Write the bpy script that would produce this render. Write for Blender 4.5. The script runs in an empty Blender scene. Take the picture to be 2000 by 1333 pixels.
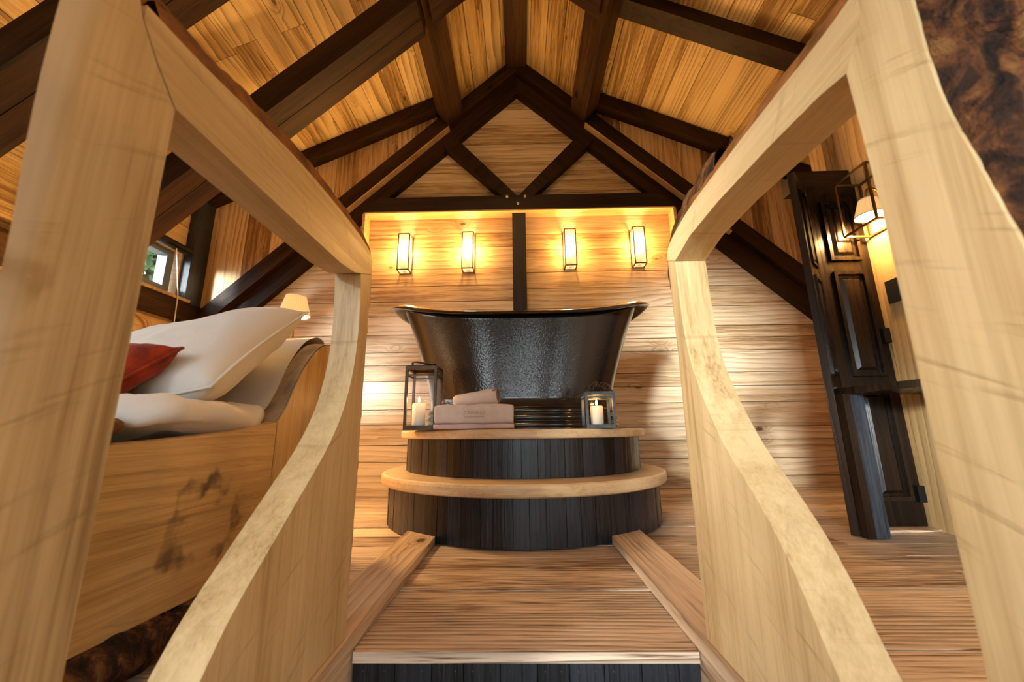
import bpy, bmesh, math, random
from mathutils import Vector, Matrix, noise
rnd = random.Random(7)
S = bpy.context.scene
COL = S.collection

# ------------------------------------------------------------------ camera
PITCH, YAW, ROLL, EYE = 0.2198084, 0.0203295, -0.0104980, Vector((0, 0, 0.44))
cy, sy = math.cos(YAW), math.sin(YAW)
fw = Vector((-sy*math.cos(PITCH), cy*math.cos(PITCH), math.sin(PITCH)))
r0 = Vector((cy, sy, 0)); u0 = r0.cross(fw)
ri = math.cos(ROLL)*r0 + math.sin(ROLL)*u0
up = -math.sin(ROLL)*r0 + math.cos(ROLL)*u0
cam_d = bpy.data.cameras.new('camera')
cam_d.sensor_width = 36; cam_d.lens = 790/2000*36; cam_d.clip_start = 0.01
cam = bpy.data.objects.new('camera', cam_d); COL.objects.link(cam)
m = Matrix.Identity(4)
for i in range(3):
    m[i][0], m[i][1], m[i][2], m[i][3] = ri[i], up[i], -fw[i], EYE[i]
cam.matrix_world = m
cam_d.dof.use_dof = True; cam_d.dof.focus_distance = 2.2; cam_d.dof.aperture_fstop = 5.0
S.camera = cam

# ------------------------------------------------------------------ view, world
S.view_settings.view_transform = 'Standard'; S.view_settings.look = 'None'
S.view_settings.gamma = 1.0; S.view_settings.use_curve_mapping = False
S.view_settings.exposure = 1.08
try:
    S.cycles.max_bounces = 10; S.cycles.diffuse_bounces = 5; S.cycles.transparent_max_bounces = 16
    S.cycles.sample_clamp_indirect = 4.0; S.cycles.caustics_reflective = False; S.cycles.caustics_refractive = False
except Exception:
    pass
SKY, LAMP, FILL_PEND, SUN = 5.6, 1.18, 38, 7.0
W = bpy.data.worlds.new('sky'); S.world = W; W.use_nodes = True
nt = W.node_tree; nt.nodes.clear()
o = nt.nodes.new('ShaderNodeOutputWorld'); b = nt.nodes.new('ShaderNodeBackground')
tcw = nt.nodes.new('ShaderNodeTexCoord'); sxw = nt.nodes.new('ShaderNodeSeparateXYZ'); rw = nt.nodes.new('ShaderNodeValToRGB')
nt.links.new(tcw.outputs['Generated'], sxw.inputs[0]); nt.links.new(sxw.outputs[2], rw.inputs[0])   # overcast sky, brighter overhead
rw.color_ramp.elements[0].position = 0.0; rw.color_ramp.elements[0].color = (.80, .90, 1.0, 1)
rw.color_ramp.elements[1].position = 1.0; rw.color_ramp.elements[1].color = (.94, .97, 1.0, 1)
nt.links.new(rw.outputs[0], b.inputs[0]); b.inputs[1].default_value = SKY; nt.links.new(b.outputs[0], o.inputs[0])

DAY = (0.86, 0.93, 1.0); WARM = (1.0, 0.61, 0.23)
def area(name, loc, target, sx, sz, power, col):
    d = bpy.data.lights.new(name, 'AREA'); d.shape = 'RECTANGLE'; d.size = sx; d.size_y = sz
    d.energy = power; d.color = col
    ob = bpy.data.objects.new(name, d); COL.objects.link(ob); ob.location = loc
    ob.rotation_euler = (Vector(target)-Vector(loc)).to_track_quat('-Z', 'Y').to_euler()
    return ob
def point(name, loc, power, col, size=.03):
    d = bpy.data.lights.new(name, 'POINT'); d.energy = power; d.color = col; d.shadow_soft_size = size
    ob = bpy.data.objects.new(name, d); COL.objects.link(ob); ob.location = loc
    return ob
sun_d = bpy.data.lights.new('low_sun', 'SUN'); sun_d.energy = SUN; sun_d.color = (.93, .97, 1.0); sun_d.angle = math.radians(9)
sun = bpy.data.objects.new('low_sun', sun_d); COL.objects.link(sun); sun.location = (-4, -8, 3)
sun.rotation_euler = Vector((2.75, 5.0, -.60)).to_track_quat('-Z', 'Y').to_euler()   # hazy low sun through the tall left window of the front wall and the bed window
def portal(name, loc, target, sx, sz):
    """marks a window opening for the renderer: the sky's own light comes in there"""
    ob = area(name, loc, target, sx, sz, 1, DAY); ob.data.cycles.is_portal = True
WINX = (-1.26, -.42, .42, 1.26)
for x, h in zip(WINX, (2.45, 1.5, 1.5, 1.5)): portal('window_portal', (x, -1.79, -.3+h/2), (x, 2, -.3+h/2), .80, h)
portal('bed_window_portal', (-2.94, .8, 1.3), (0, .8, 1.3), 1.6, 1.1)
portal('right_window_portal', (1.94, -.5, 1.3), (0, -.5, 1.3), 1.3, .96)
portal('dormer_portal', (-2.94, 2.65, 1.72), (0, 2.65, 1.72), .8, .42)

# ------------------------------------------------------------------ materials
class NT:
    def __init__(s, name):
        s.m = bpy.data.materials.new(name); s.m.use_nodes = True; s.t = s.m.node_tree; s.t.nodes.clear()
        s.out = s.t.nodes.new('ShaderNodeOutputMaterial'); s.bs = s.n('ShaderNodeBsdfPrincipled')
        s.l(s.bs.outputs[0], s.out.inputs[0])
    def n(s, typ, **kw):
        nd = s.t.nodes.new(typ)
        for k, v in kw.items(): setattr(nd, k, v)
        return nd
    def l(s, a, b2): s.t.links.new(a, b2)
    def put(s, sock, v):
        if hasattr(v, 'links') or hasattr(v, 'is_linked'): s.l(v, sock)
        else: sock.default_value = v
    def math(s, op, a, b2=None, c=None, clamp=False):
        nd = s.n('ShaderNodeMath', operation=op, use_clamp=clamp)
        s.put(nd.inputs[0], a)
        if b2 is not None: s.put(nd.inputs[1], b2)
        if c is not None: s.put(nd.inputs[2], c)
        return nd.outputs[0]
    def vmul(s, v, sc):
        nd = s.n('ShaderNodeVectorMath', operation='MULTIPLY'); s.l(v, nd.inputs[0]); nd.inputs[1].default_value = sc
        return nd.outputs[0]
    def noise(s, v, scale=1, detail=3, rough=.55, dist=0):
        nd = s.n('ShaderNodeTexNoise'); s.l(v, nd.inputs['Vector']); nd.inputs['Scale'].default_value = scale
        nd.inputs['Detail'].default_value = detail; nd.inputs['Roughness'].default_value = rough
        nd.inputs['Distortion'].default_value = dist
        return nd.outputs[0]
    def ramp(s, f, stops, interp='LINEAR'):
        nd = s.n('ShaderNodeValToRGB'); s.l(f, nd.inputs[0]); cr = nd.color_ramp; cr.interpolation = interp
        while len(cr.elements) < len(stops): cr.elements.new(.5)
        for e, (p, c) in zip(cr.elements, stops):
            e.position = p; e.color = (*c, 1) if len(c) == 3 else c
        return nd.outputs[0]
    def mix(s, f, a, b2, mode='MIX'):
        nd = s.n('ShaderNodeMix', data_type='RGBA', blend_type=mode)
        s.put(nd.inputs[0], f)
        for i, v in ((6, a), (7, b2)):
            if isinstance(v, tuple): nd.inputs[i].default_value = (*v, 1) if len(v) == 3 else v
            else: s.l(v, nd.inputs[i])
        return nd.outputs[2]
    def smooth(s, f, a, b2):
        nd = s.n('ShaderNodeMapRange', interpolation_type='SMOOTHSTEP'); s.put(nd.inputs[0], f)
        nd.inputs[1].default_value = a; nd.inputs[2].default_value = b2
        return nd.outputs[0]
    def bump(s, h, strength, dist):
        nd = s.n('ShaderNodeBump'); nd.inputs['Strength'].default_value = strength; nd.inputs['Distance'].default_value = dist
        s.l(h, nd.inputs['Height']); s.l(nd.outputs[0], s.bs.inputs['Normal'])

def wood(name, axis, light, mid, dark, ring=.5, ringf=26, knots=.5, fine=.35, rough=.6, spec=.3, bump=.5, var=.3, warp=5.0,
         tilt=0, saw=None, stain=None, kscale=(3.4, 6.5, 6.5), patch=None, bdist=.003, cracks=.45, sap=None):
    """sawn timber: grain along AXIS (x, y or z; TILT turns it in the xz plane), knots, growth rings, fine fibres"""
    N = NT(name)
    tc = N.n('ShaderNodeTexCoord'); oi = N.n('ShaderNodeObjectInfo')
    cb = N.n('ShaderNodeCombineXYZ')
    for i, k in enumerate((37.0, 53.0, 71.0)): N.l(N.math('MULTIPLY', oi.outputs['Random'], k), cb.inputs[i])
    mp = N.n('ShaderNodeMapping', vector_type='POINT'); N.l(tc.outputs['Object'], mp.inputs[0])
    mp.inputs['Rotation'].default_value = {'x': (0, tilt, 0), 'y': (0, 0, -math.pi/2), 'z': (0, math.pi/2, 0)}[axis]
    ad = N.n('ShaderNodeVectorMath', operation='ADD'); N.l(mp.outputs[0], ad.inputs[0]); N.l(cb.outputs[0], ad.inputs[1])
    p = ad.outputs[0]
    sx = N.n('ShaderNodeSeparateXYZ'); N.l(p, sx.inputs[0])
    # knots
    vo = N.n('ShaderNodeTexVoronoi'); N.l(N.vmul(p, kscale), vo.inputs['Vector']); vo.inputs['Scale'].default_value = 1.0
    keep = N.n('ShaderNodeSeparateColor'); N.l(vo.outputs['Color'], keep.inputs[0])
    has = N.math('LESS_THAN', keep.outputs[0], knots)
    d = vo.outputs['Distance']
    kn = N.math('MULTIPLY', N.smooth(d, .13, .07), has)
    halo = N.math('MULTIPLY', N.smooth(d, .40, .06), has)
    # growth rings
    wn = N.noise(N.vmul(p, (.55, 3.2, 3.2)), 1.0, 2, .5)
    g = N.math('ADD', N.math('MULTIPLY', sx.outputs[1], ringf), N.math('MULTIPLY', sx.outputs[2], ringf*.83))
    g = N.math('ADD', g, N.math('MULTIPLY', wn, warp)); g = N.math('ADD', g, N.math('MULTIPLY', halo, 2.2))
    g = N.math('ADD', g, N.math('MULTIPLY', N.noise(N.vmul(p, (3, 40, 40)), 1, 2), .5))
    band = N.math('POWER', N.math('FRACT', g), 2.2)
    streak = N.math('ADD', N.math('MULTIPLY', N.noise(N.vmul(p, (.7, 9, 9)), 1.0, 4, .6), .55), N.math('MULTIPLY', N.noise(N.vmul(p, (1.6, 42, 42)), 1.0, 4, .65), .45))
    fib = N.noise(N.vmul(p, (7, 190, 190)), 1.0, 2, .6)
    tone = N.math('ADD', streak, N.math('MULTIPLY', N.math('SUBTRACT', oi.outputs['Random'], .5), var))
    tone = N.math('ADD', tone, N.math('MULTIPLY', N.math('SUBTRACT', fib, .5), fine))
    c = N.ramp(tone, [(.30, dark), (.43, mid), (.57, light), (.80, tuple(min(1, x*1.12) for x in light))])
    rf = N.math('MULTIPLY', N.math('MULTIPLY', band, ring), N.smooth(N.noise(N.vmul(p, (1.5, 6, 6)), 1, 1), .3, .62))
    c = N.mix(rf, c, tuple(x*.55 for x in dark))
    c = N.mix(N.math('MULTIPLY', halo, .35), c, dark)
    c = N.mix(N.math('MULTIPLY', kn, .9), c, tuple(x*.35 for x in dark))
    crack = N.smooth(N.noise(N.vmul(p, (1.4, 75, 75)), 1.0, 3, .6), .64, .72)
    c = N.mix(N.math('MULTIPLY', crack, cracks), c, tuple(x*.6 for x in dark))
    if patch:      # cloudy discolouring of the heartwood
        c = N.mix(N.math('MULTIPLY', N.smooth(N.noise(tc.outputs['Object'], 3.2, 3, .6), .45, .7), patch[1]), c, patch[0])
    h = N.math('ADD', N.math('MULTIPLY', band, -.5*ring), N.math('MULTIPLY', fib, .45))
    h = N.math('SUBTRACT', h, N.math('MULTIPLY', kn, .6))
    if saw:        # circular-saw strokes across a freshly sawn face
        mw = N.n('ShaderNodeMapping'); N.l(tc.outputs['Object'], mw.inputs[0]); mw.inputs['Rotation'].default_value = saw[0]
        sw = N.noise(N.vmul(mw.outputs[0], (1.3, 5.0, 70.0)), 1, 3, .7)
        sm = N.smooth(sw, .56, .74)
        c = N.mix(N.math('MULTIPLY', sm, saw[1]), c, tuple(x*.8 for x in dark))
        h = N.math('SUBTRACT', h, N.math('MULTIPLY', sm, .5))
    if sap:        # pale sapwood towards the waney edge
        sp = N.n('ShaderNodeSeparateXYZ'); N.l(tc.outputs['Object'], sp.inputs[0])
        q = N.math('ADD', sp.outputs[sap[0]], N.math('MULTIPLY', N.math('SUBTRACT', N.noise(N.vmul(tc.outputs['Object'], (3, 3, 5)), 1, 2), .5), .02))
        c = N.mix(N.math('MULTIPLY', N.smooth(q, sap[2], sap[1]), .7), c, sap[3])
    if stain:      # dark mineral stain: an irregular loop round a heart shake
        (ctr, rad, wid, colr) = stain
        sb = N.n('ShaderNodeVectorMath', operation='SUBTRACT'); N.l(tc.outputs['Object'], sb.inputs[0]); sb.inputs[1].default_value = ctr
        wv = N.n('ShaderNodeVectorMath', operation='SCALE'); nn = N.n('ShaderNodeTexNoise'); N.l(tc.outputs['Object'], nn.inputs[0])
        nn.inputs['Scale'].default_value = 11; nn.inputs['Detail'].default_value = 5
        s2 = N.n('ShaderNodeVectorMath', operation='SUBTRACT'); N.l(nn.outputs[1], s2.inputs[0]); s2.inputs[1].default_value = (.5, .5, .5)
        N.l(s2.outputs[0], wv.inputs[0]); wv.inputs[3].default_value = .16
        a2 = N.n('ShaderNodeVectorMath', operation='ADD'); N.l(sb.outputs[0], a2.inputs[0]); N.l(wv.outputs[0], a2.inputs[1])
        ln = N.n('ShaderNodeVectorMath', operation='LENGTH'); N.l(N.vmul(a2.outputs[0], (0, 1, 1.05)), ln.inputs[0])
        rr = N.math('ABSOLUTE', N.math('SUBTRACT', ln.outputs['Value'], rad))
        mk = N.math('MULTIPLY', N.smooth(rr, wid, wid*.25), N.smooth(N.noise(tc.outputs['Object'], 9, 3), .36, .6))
        c = N.mix(N.math('MULTIPLY', mk, .8), c, colr)
    N.l(c, N.bs.inputs['Base Color'])
    N.l(N.math('ADD', N.math('MULTIPLY', band, -.08), rough), N.bs.inputs['Roughness'])
    N.bs.inputs['Specular IOR Level'].default_value = spec
    N.bump(h, bump, bdist)
    return N.m

def plain(name, col, rough=.5, metal=0.0, spec=.5, nscale=None, namp=.15, bump=0, bscale=60, bdist=.002, emit=None, sheen=0):
    N = NT(name)
    tc = N.n('ShaderNodeTexCoord')
    if nscale:
        f = N.noise(tc.outputs['Object'], nscale, 4, .6)
        c = N.ramp(f, [(.3, tuple(x*(1-namp) for x in col)), (.7, tuple(min(1, x*(1+namp)) for x in col))])
        N.l(c, N.bs.inputs['Base Color'])
    else:
        N.bs.inputs['Base Color'].default_value = (*col, 1)
    N.bs.inputs['Roughness'].default_value = rough; N.bs.inputs['Metallic'].default_value = metal
    N.bs.inputs['Specular IOR Level'].default_value = spec
    if sheen: N.bs.inputs['Sheen Weight'].default_value = sheen
    if emit:
        N.bs.inputs['Emission Color'].default_value = (*emit[0], 1); N.bs.inputs['Emission Strength'].default_value = emit[1]
    if bump: N.bump(N.noise(tc.outputs['Object'], bscale, 3, .6), bump, bdist)
    return N.m

PINE = dict(light=(.72, .56, .37), mid=(.57, .40, .225), dark=(.27, .15, .065))
M = {}
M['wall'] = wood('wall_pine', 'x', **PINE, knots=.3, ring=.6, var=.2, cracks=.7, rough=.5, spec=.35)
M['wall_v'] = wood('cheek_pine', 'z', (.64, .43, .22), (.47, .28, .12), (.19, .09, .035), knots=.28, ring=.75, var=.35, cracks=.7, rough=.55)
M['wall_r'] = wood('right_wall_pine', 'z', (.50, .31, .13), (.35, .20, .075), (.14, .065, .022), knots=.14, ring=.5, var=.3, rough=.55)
M['ceil'] = wood('ceiling_pine', 'y', (.68, .47, .21), (.55, .345, .125), (.24, .12, .035), knots=.3, ring=.85, var=.3, cracks=.7, rough=.55)
M['floor'] = wood('floor_pine', 'x', (.70, .53, .385), (.51, .35, .235), (.13, .066, .034), knots=.28, ring=.95, ringf=58, fine=1.2, var=.25, cracks=.65, rough=.42, spec=.4, bump=.8)
M['floor_y'] = wood('trimmer_pine', 'y', (.62, .44, .29), (.46, .30, .175), (.16, .08, .04), knots=.2, ring=.6, ringf=40, fine=.5, var=.2, rough=.5, bump=.7)
M['soffit'] = wood('soffit_pine', 'x', (.66, .45, .23), (.54, .34, .155), (.34, .18, .07), knots=.1, ring=.2, var=.1)
OAK = dict(light=(.64, .46, .24), mid=(.53, .36, .17), dark=(.32, .185, .07))
M['oak_z'] = wood('oak_upright', 'z', **OAK, ring=.12, ringf=20, knots=.06, fine=.3, var=.05, rough=.45, spec=.35, bump=.25, saw=((-.45, 0, 0), .38), cracks=.12, patch=((.36, .22, .10), .28))
M['oak_burl'] = wood('oak_upright_burl', 'z', **OAK, ring=.12, ringf=20, knots=.06, fine=.3, var=.05, rough=.45, spec=.35, bump=.25, saw=((-.45, 0, 0), .35), cracks=.12,
                     stain=((.034, -.335, .525), .012, .022, (.30, .17, .05)), sap=(1, -.338, -.318, (.70, .60, .44)))
M['oak_y'] = wood('oak_rail', 'y', **OAK, ring=.12, ringf=20, knots=.08, fine=.3, var=.05, rough=.45, spec=.35, bump=.25, saw=((.9, 0, 0), .4), patch=((.36, .22, .10), .2), cracks=.12)
M['oak_bed'] = wood('oak_bed_side', 'y', (.62, .39, .15), (.50, .295, .10), (.29, .15, .045), ring=.3, ringf=34, knots=.05, fine=.4, var=.04, rough=.45, bump=.3,
                    saw=((.2, 0, 0), .25), patch=((.34, .19, .08), .35), stain=((0, .085, .235), .095, .03, (.055, .03, .018)))
M['oak_bed2'] = wood('oak_bed_head', 'z', (.62, .39, .15), (.50, .295, .10), (.29, .15, .045), ring=.25, ringf=30, knots=.1, fine=.35, var=.04, rough=.45, bump=.3)
M['sapwood'] = plain('rough_sapwood', (.34, .235, .13), .8, nscale=14, namp=.45, bump=.5, bscale=40)
M['oak_x'] = wood('oak_tread', 'x', (.66, .47, .27), (.56, .37, .19), (.38, .22, .09), ring=.15, ringf=20, knots=.08, fine=.3, var=.05, rough=.4, spec=.4, bump=.2)
DK = dict(light=(.034, .019, .012), mid=(.019, .011, .0075), dark=(.008, .005, .004))
M['dark_x'] = wood('stained_beam_level', 'x', **DK, ring=.3, knots=.2, var=.1, rough=.5, spec=.16, bump=.5)
M['dark_y'] = wood('stained_beam_long', 'y', (.065, .029, .010), (.032, .014, .0055), (.008, .0045, .0025), ring=.3, knots=.25, var=.1, rough=.5, spec=.16, bump=.5)
M['dark_z'] = wood('stained_beam_upright', 'z', **DK, ring=.3, knots=.1, cracks=.2, var=.1, rough=.45, spec=.3, bump=.5)
M['dark_l'] = wood('stained_rafter_left', 'x', (.042, .018, .007), (.019, .008, .0035), (.005, .003, .0018), tilt=.75, ring=.3, knots=.1, cracks=.2, var=.1, rough=.5, spec=.14, bump=.5)
M['dark_r'] = wood('stained_rafter_right', 'x', (.034, .015, .006), (.016, .007, .0033), (.005, .003, .0018), tilt=-.75, ring=.3, knots=.1, cracks=.2, var=.1, rough=.5, spec=.14, bump=.5)
M['stave'] = wood('charred_stave', 'z', (.017, .020, .027), (.0075, .009, .0125), (.003, .0035, .0045), ring=.4, ringf=70, knots=.25, fine=.8, var=.45, rough=.34, spec=.45, bump=.8)
M['door_dark'] = wood('door_black_stain', 'z', (.016, .008, .004), (.008, .0042, .0025), (.003, .002, .0015), ring=.2, knots=.05, var=.1, rough=.3, spec=.25, bump=.3)
M['post_blue'] = wood('post_black_paint', 'z', (.03, .037, .048), (.015, .019, .026), (.006, .008, .011), ring=.3, ringf=60, knots=.1, fine=.7, var=.1, rough=.38, spec=.4)
M['backing'] = plain('dark_wood_backing', (.045, .028, .016), .9, spec=.1)  # dark wood behind the boards, showing in their joints

def bark_mat():
    N = NT('bark'); tc = N.n('ShaderNodeTexCoord'); v = tc.outputs['Object']
    f = N.noise(N.vmul(v, (32, 32, 18)), 1, 6, .68, .6)
    c = N.ramp(f, [(.34, (.005, .0035, .003)), (.46, (.030, .012, .006)), (.55, (.10, .034, .011)), (.64, (.17, .075, .022)), (.78, (.07, .045, .025))])
    g = N.smooth(N.noise(v, 38, 5, .75, 1.0), .68, .76)
    c = N.mix(N.math('MULTIPLY', g, .6), c, (.42, .40, .34))
    N.l(c, N.bs.inputs['Base Color']); N.bs.inputs['Roughness'].default_value = .7
    N.bs.inputs['Specular IOR Level'].default_value = .15
    N.bump(N.math('ADD', f, N.noise(v, 70, 4, .7)), .9, .012)
    return N.m
M['bark'] = bark_mat()
M['bark_edge'] = plain('inner_bark', (.19, .072, .02), .8, spec=.1, nscale=18, namp=.6, bump=.7, bscale=45, bdist=.006)

def tub_mat():
    N = NT('hammered_dark_metal'); tc = N.n('ShaderNodeTexCoord'); v = tc.outputs['Object']
    vo = N.n('ShaderNodeTexVoronoi', feature='SMOOTH_F1'); N.l(v, vo.inputs['Vector']); vo.inputs['Scale'].default_value = 130
    N.bs.inputs['Base Color'].default_value = (.022, .015, .012, 1); N.bs.inputs['Metallic'].default_value = .3
    N.bs.inputs['Roughness'].default_value = .16; N.bs.inputs['Specular IOR Level'].default_value = .6
    N.bs.inputs['Coat Weight'].default_value = .0
    h = N.math('ADD', vo.outputs['Distance'], N.math('MULTIPLY', N.noise(v, 30, 3), .7))
    N.bump(h, .2, .003)
    return N.m
M['tub'] = tub_mat()
M['tub_rim'] = plain('polished_dark_rim', (.03, .025, .022), .14, .5, .9)
M['white'] = plain('white_cotton', (.66, .615, .555), .85, spec=.15, bump=.25, bscale=26, bdist=.006, sheen=.2)
M['red'] = plain('red_velvet', (.24, .022, .004), .85, spec=.2, nscale=30, namp=.5, bump=.4, bscale=160, sheen=.1)
M['brown_fur'] = plain('brown_throw', (.16, .085, .04), .95, spec=.1, nscale=60, namp=.5, bump=.9, bscale=190)
M['towel'] = plain('pink_beige_terry', (.66, .54, .47), .95, spec=.1, nscale=24, namp=.07, bump=.7, bscale=330, bdist=.003, sheen=.3)
M['towel_band'] = plain('rose_woven_band', (.56, .41, .385), .85, spec=.15, bump=.3, bscale=220)
M['thread'] = plain('beige_thread', (.42, .33, .235), .8)
M['brass'] = plain('aged_brass', (.20, .11, .035), .35, .85, nscale=30, namp=.3)
M['bronze'] = plain('dark_bronze', (.05, .027, .012), .42, .7, nscale=30, namp=.4)
M['silver'] = plain('weathered_pewter', (.085, .09, .092), .5, .6, nscale=40, namp=.35)
M['iron'] = plain('black_iron', (.012, .011, .011), .45, .6)
M['black_pl'] = plain('black_plate', (.012, .010, .009), .4)
M['grey_frame'] = plain('grey_window_frame', (.16, .19, .23), .35, spec=.5)
M['cord'] = plain('cream_cord', (.7, .6, .48), .8)
M['horn'] = plain('pale_wood_hook', (.55, .33, .12), .45, nscale=20, namp=.2)
M['peg'] = plain('pale_oak_peg', (.72, .55, .36), .6)
M['leaf'] = plain('leaf_green', (.045, .085, .03), .6, nscale=4, namp=.6)
M['trunk'] = plain('tree_trunk', (.12, .09, .06), .9, nscale=9, namp=.4)

def wax():
    N = NT('candle_wax'); tc = N.n('ShaderNodeTexCoord')
    N.bs.inputs['Base Color'].default_value = (.86, .74, .58, 1); N.bs.inputs['Roughness'].default_value = .5
    N.bs.inputs['Subsurface Weight'].default_value = .3; N.bs.inputs['Subsurface Radius'].default_value = (.02, .01, .005)
    # glow of the flame through the wax, fading away from the wick
    sx = N.n('ShaderNodeSeparateXYZ'); N.l(tc.outputs['Generated'], sx.inputs[0])
    N.bs.inputs['Emission Color'].default_value = (1, .55, .22, 1)
    N.l(N.math('MULTIPLY', N.math('POWER', sx.outputs[2], 2.0), .5), N.bs.inputs['Emission Strength'])
    return N.m
M['wax'] = wax()
M['flame'] = plain('candle_flame', (1, .7, .3), emit=((1.0, .62, .22), 22))
M['bulb'] = plain('lit_bulb', (1, .8, .5), emit=((1.0, .78, .45), 30))

def clear(name, tint, gloss, trans=0.0, emit=None, rough=.03):
    N = NT(name); N.t.nodes.remove(N.bs)
    tr = N.n('ShaderNodeBsdfTransparent'); tr.inputs[0].default_value = (*tint, 1)
    gl = N.n('ShaderNodeBsdfGlossy'); gl.inputs[1].default_value = rough
    mx = N.n('ShaderNodeMixShader'); mx.inputs[0].default_value = gloss
    N.l(tr.outputs[0], mx.inputs[1]); N.l(gl.outputs[0], mx.inputs[2]); last = mx.outputs[0]
    if trans:
        tl = N.n('ShaderNodeBsdfTranslucent'); tl.inputs[0].default_value = (.9, .85, .75, 1)
        m2 = N.n('ShaderNodeMixShader'); m2.inputs[0].default_value = trans
        N.l(last, m2.inputs[1]); N.l(tl.outputs[0], m2.inputs[2]); last = m2.outputs[0]
    if emit:
        em = N.n('ShaderNodeEmission'); em.inputs[0].default_value = (*emit[0], 1); em.inputs[1].default_value = emit[1]
        as_ = N.n('ShaderNodeAddShader'); N.l(last, as_.inputs[0]); N.l(em.outputs[0], as_.inputs[1]); last = as_.outputs[0]
    N.l(last, N.out.inputs[0])
    return N.m
M['glass'] = clear('clear_glass', (.98, .985, .98), .004)
M['frosted'] = clear('lit_frosted_glass', (.92, .84, .68), .03, .13, ((1, .72, .38), .14), .15)
M['winglass'] = clear('window_glass', (.96, .98, .97), .06)

def shade_mat():
    N = NT('pleated_shade'); tc = N.n('ShaderNodeTexCoord')
    N.bs.inputs['Base Color'].default_value = (.64, .46, .26, 1); N.bs.inputs['Roughness'].default_value = .9
    sx = N.n('ShaderNodeSeparateXYZ'); N.l(tc.outputs['Object'], sx.inputs[0])
    N.bs.inputs['Emission Color'].default_value = (1, .56, .2, 1); N.bs.inputs['Emission Strength'].default_value = .30
    return N.m
M['shade'] = shade_mat()
M['shade_in'] = plain('lit_shade_lining', (.95, .85, .65), .9, emit=((1, .78, .45), 1.5))

# ------------------------------------------------------------------ mesh helpers
def V(*a): return Vector(a)
def tag(o, label=None, cat=None, group=None, kind=None):
    if label: o['label'] = label
    if cat: o['category'] = cat
    if group: o['group'] = group
    if kind: o['kind'] = kind
    return o
def empty(name, loc, label=None, cat=None, group=None, kind=None, rz=0):
    o = bpy.data.objects.new(name, None); COL.objects.link(o); o.location = loc; o.rotation_euler = (0, 0, rz)
    o.empty_display_size = .05
    return tag(o, label, cat, group, kind)
def wloc(o):
    p = Vector((0, 0, 0))
    while o is not None: p += o.location; o = o.parent
    return p
def obj(name, bm, mat, parent=None, origin=None, smooth=False, kind=None, label=None, cat=None, group=None, bevel=0, seg=1):
    """link BM (world coordinates) as one mesh object, its origin at ORIGIN or at its parent's"""
    if bevel:
        es = [e for e in bm.edges if len(e.link_faces) == 2 and e.calc_face_angle(0) > .5]
        bmesh.ops.bevel(bm, geom=es, offset=bevel, segments=seg, affect='EDGES', clamp_overlap=True)
    bmesh.ops.recalc_face_normals(bm, faces=bm.faces)
    me = bpy.data.meshes.new(name)
    base = wloc(parent) if parent is not None else Vector((0, 0, 0))
    org = Vector(origin) if origin is not None else base
    bmesh.ops.translate(bm, verts=bm.verts, vec=-org)
    if smooth:
        for f in bm.faces: f.smooth = True
    bm.to_mesh(me); bm.free()
    if isinstance(mat, (list, tuple)):
        for mm in mat: me.materials.append(mm)
    else: me.materials.append(mat)
    o = bpy.data.objects.new(name, me); COL.objects.link(o)
    if parent is not None: o.parent = parent
    o.location = org - base
    return tag(o, label, cat, group, kind)
def copy_tree(o, parent=None):
    c = o.copy(); COL.objects.link(c)
    if parent is not None: c.parent = parent
    for ch in list(o.children):
        if ch.name in COL.objects: copy_tree(ch, c)
    return c
def box(x0, x1, y0, y1, z0, z1, bm=None):
    bm = bm or bmesh.new()
    vs = [bm.verts.new((x, y, z)) for x in (x0, x1) for y in (y0, y1) for z in (z0, z1)]
    for f in ((0, 1, 3, 2), (4, 6, 7, 5), (0, 4, 5, 1), (2, 3, 7, 6), (0, 2, 6, 4), (1, 5, 7, 3)):
        bm.faces.new([vs[i] for i in f])
    return bm
def prism(poly, axis, t0, t1, bm=None, poly2=None):
    """polygon in the plane across AXIS, pushed from t0 to t1 (poly2: the outline at t1)"""
    bm = bm or bmesh.new()
    def P(a, b2, t): return {'y': (a, t, b2), 'x': (t, a, b2), 'z': (a, b2, t)}[axis]
    q = poly2 or poly
    A = [bm.verts.new(P(a, b2, t0)) for a, b2 in poly]; B = [bm.verts.new(P(a, b2, t1)) for a, b2 in q]
    bm.faces.new(A); bm.faces.new(B[::-1]); n = len(poly)
    for i in range(n): bm.faces.new((A[i], B[i], B[(i+1) % n], A[(i+1) % n]))
    return bm
def bar(a, b2, w, bm=None, h=None, upv=(0, 0, 1)):
    """square bar from a to b"""
    bm = bm or bmesh.new(); a, b2 = Vector(a), Vector(b2); d = (b2-a).normalized(); h = h or w
    u = Vector(upv)
    if abs(d.dot(u)) > .95: u = Vector((0, 1, 0))
    s = d.cross(u).normalized()*(w/2); t = s.cross(d).normalized()*(h/2)
    v = [bm.verts.new(p+i*s+j*t) for p in (a, b2) for i, j in ((-1, -1), (1, -1), (1, 1), (-1, 1))]
    for f in ((3, 2, 1, 0), (4, 5, 6, 7), (0, 1, 5, 4), (1, 2, 6, 5), (2, 3, 7, 6), (3, 0, 4, 7)): bm.faces.new([v[i] for i in f])
    return bm
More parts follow.
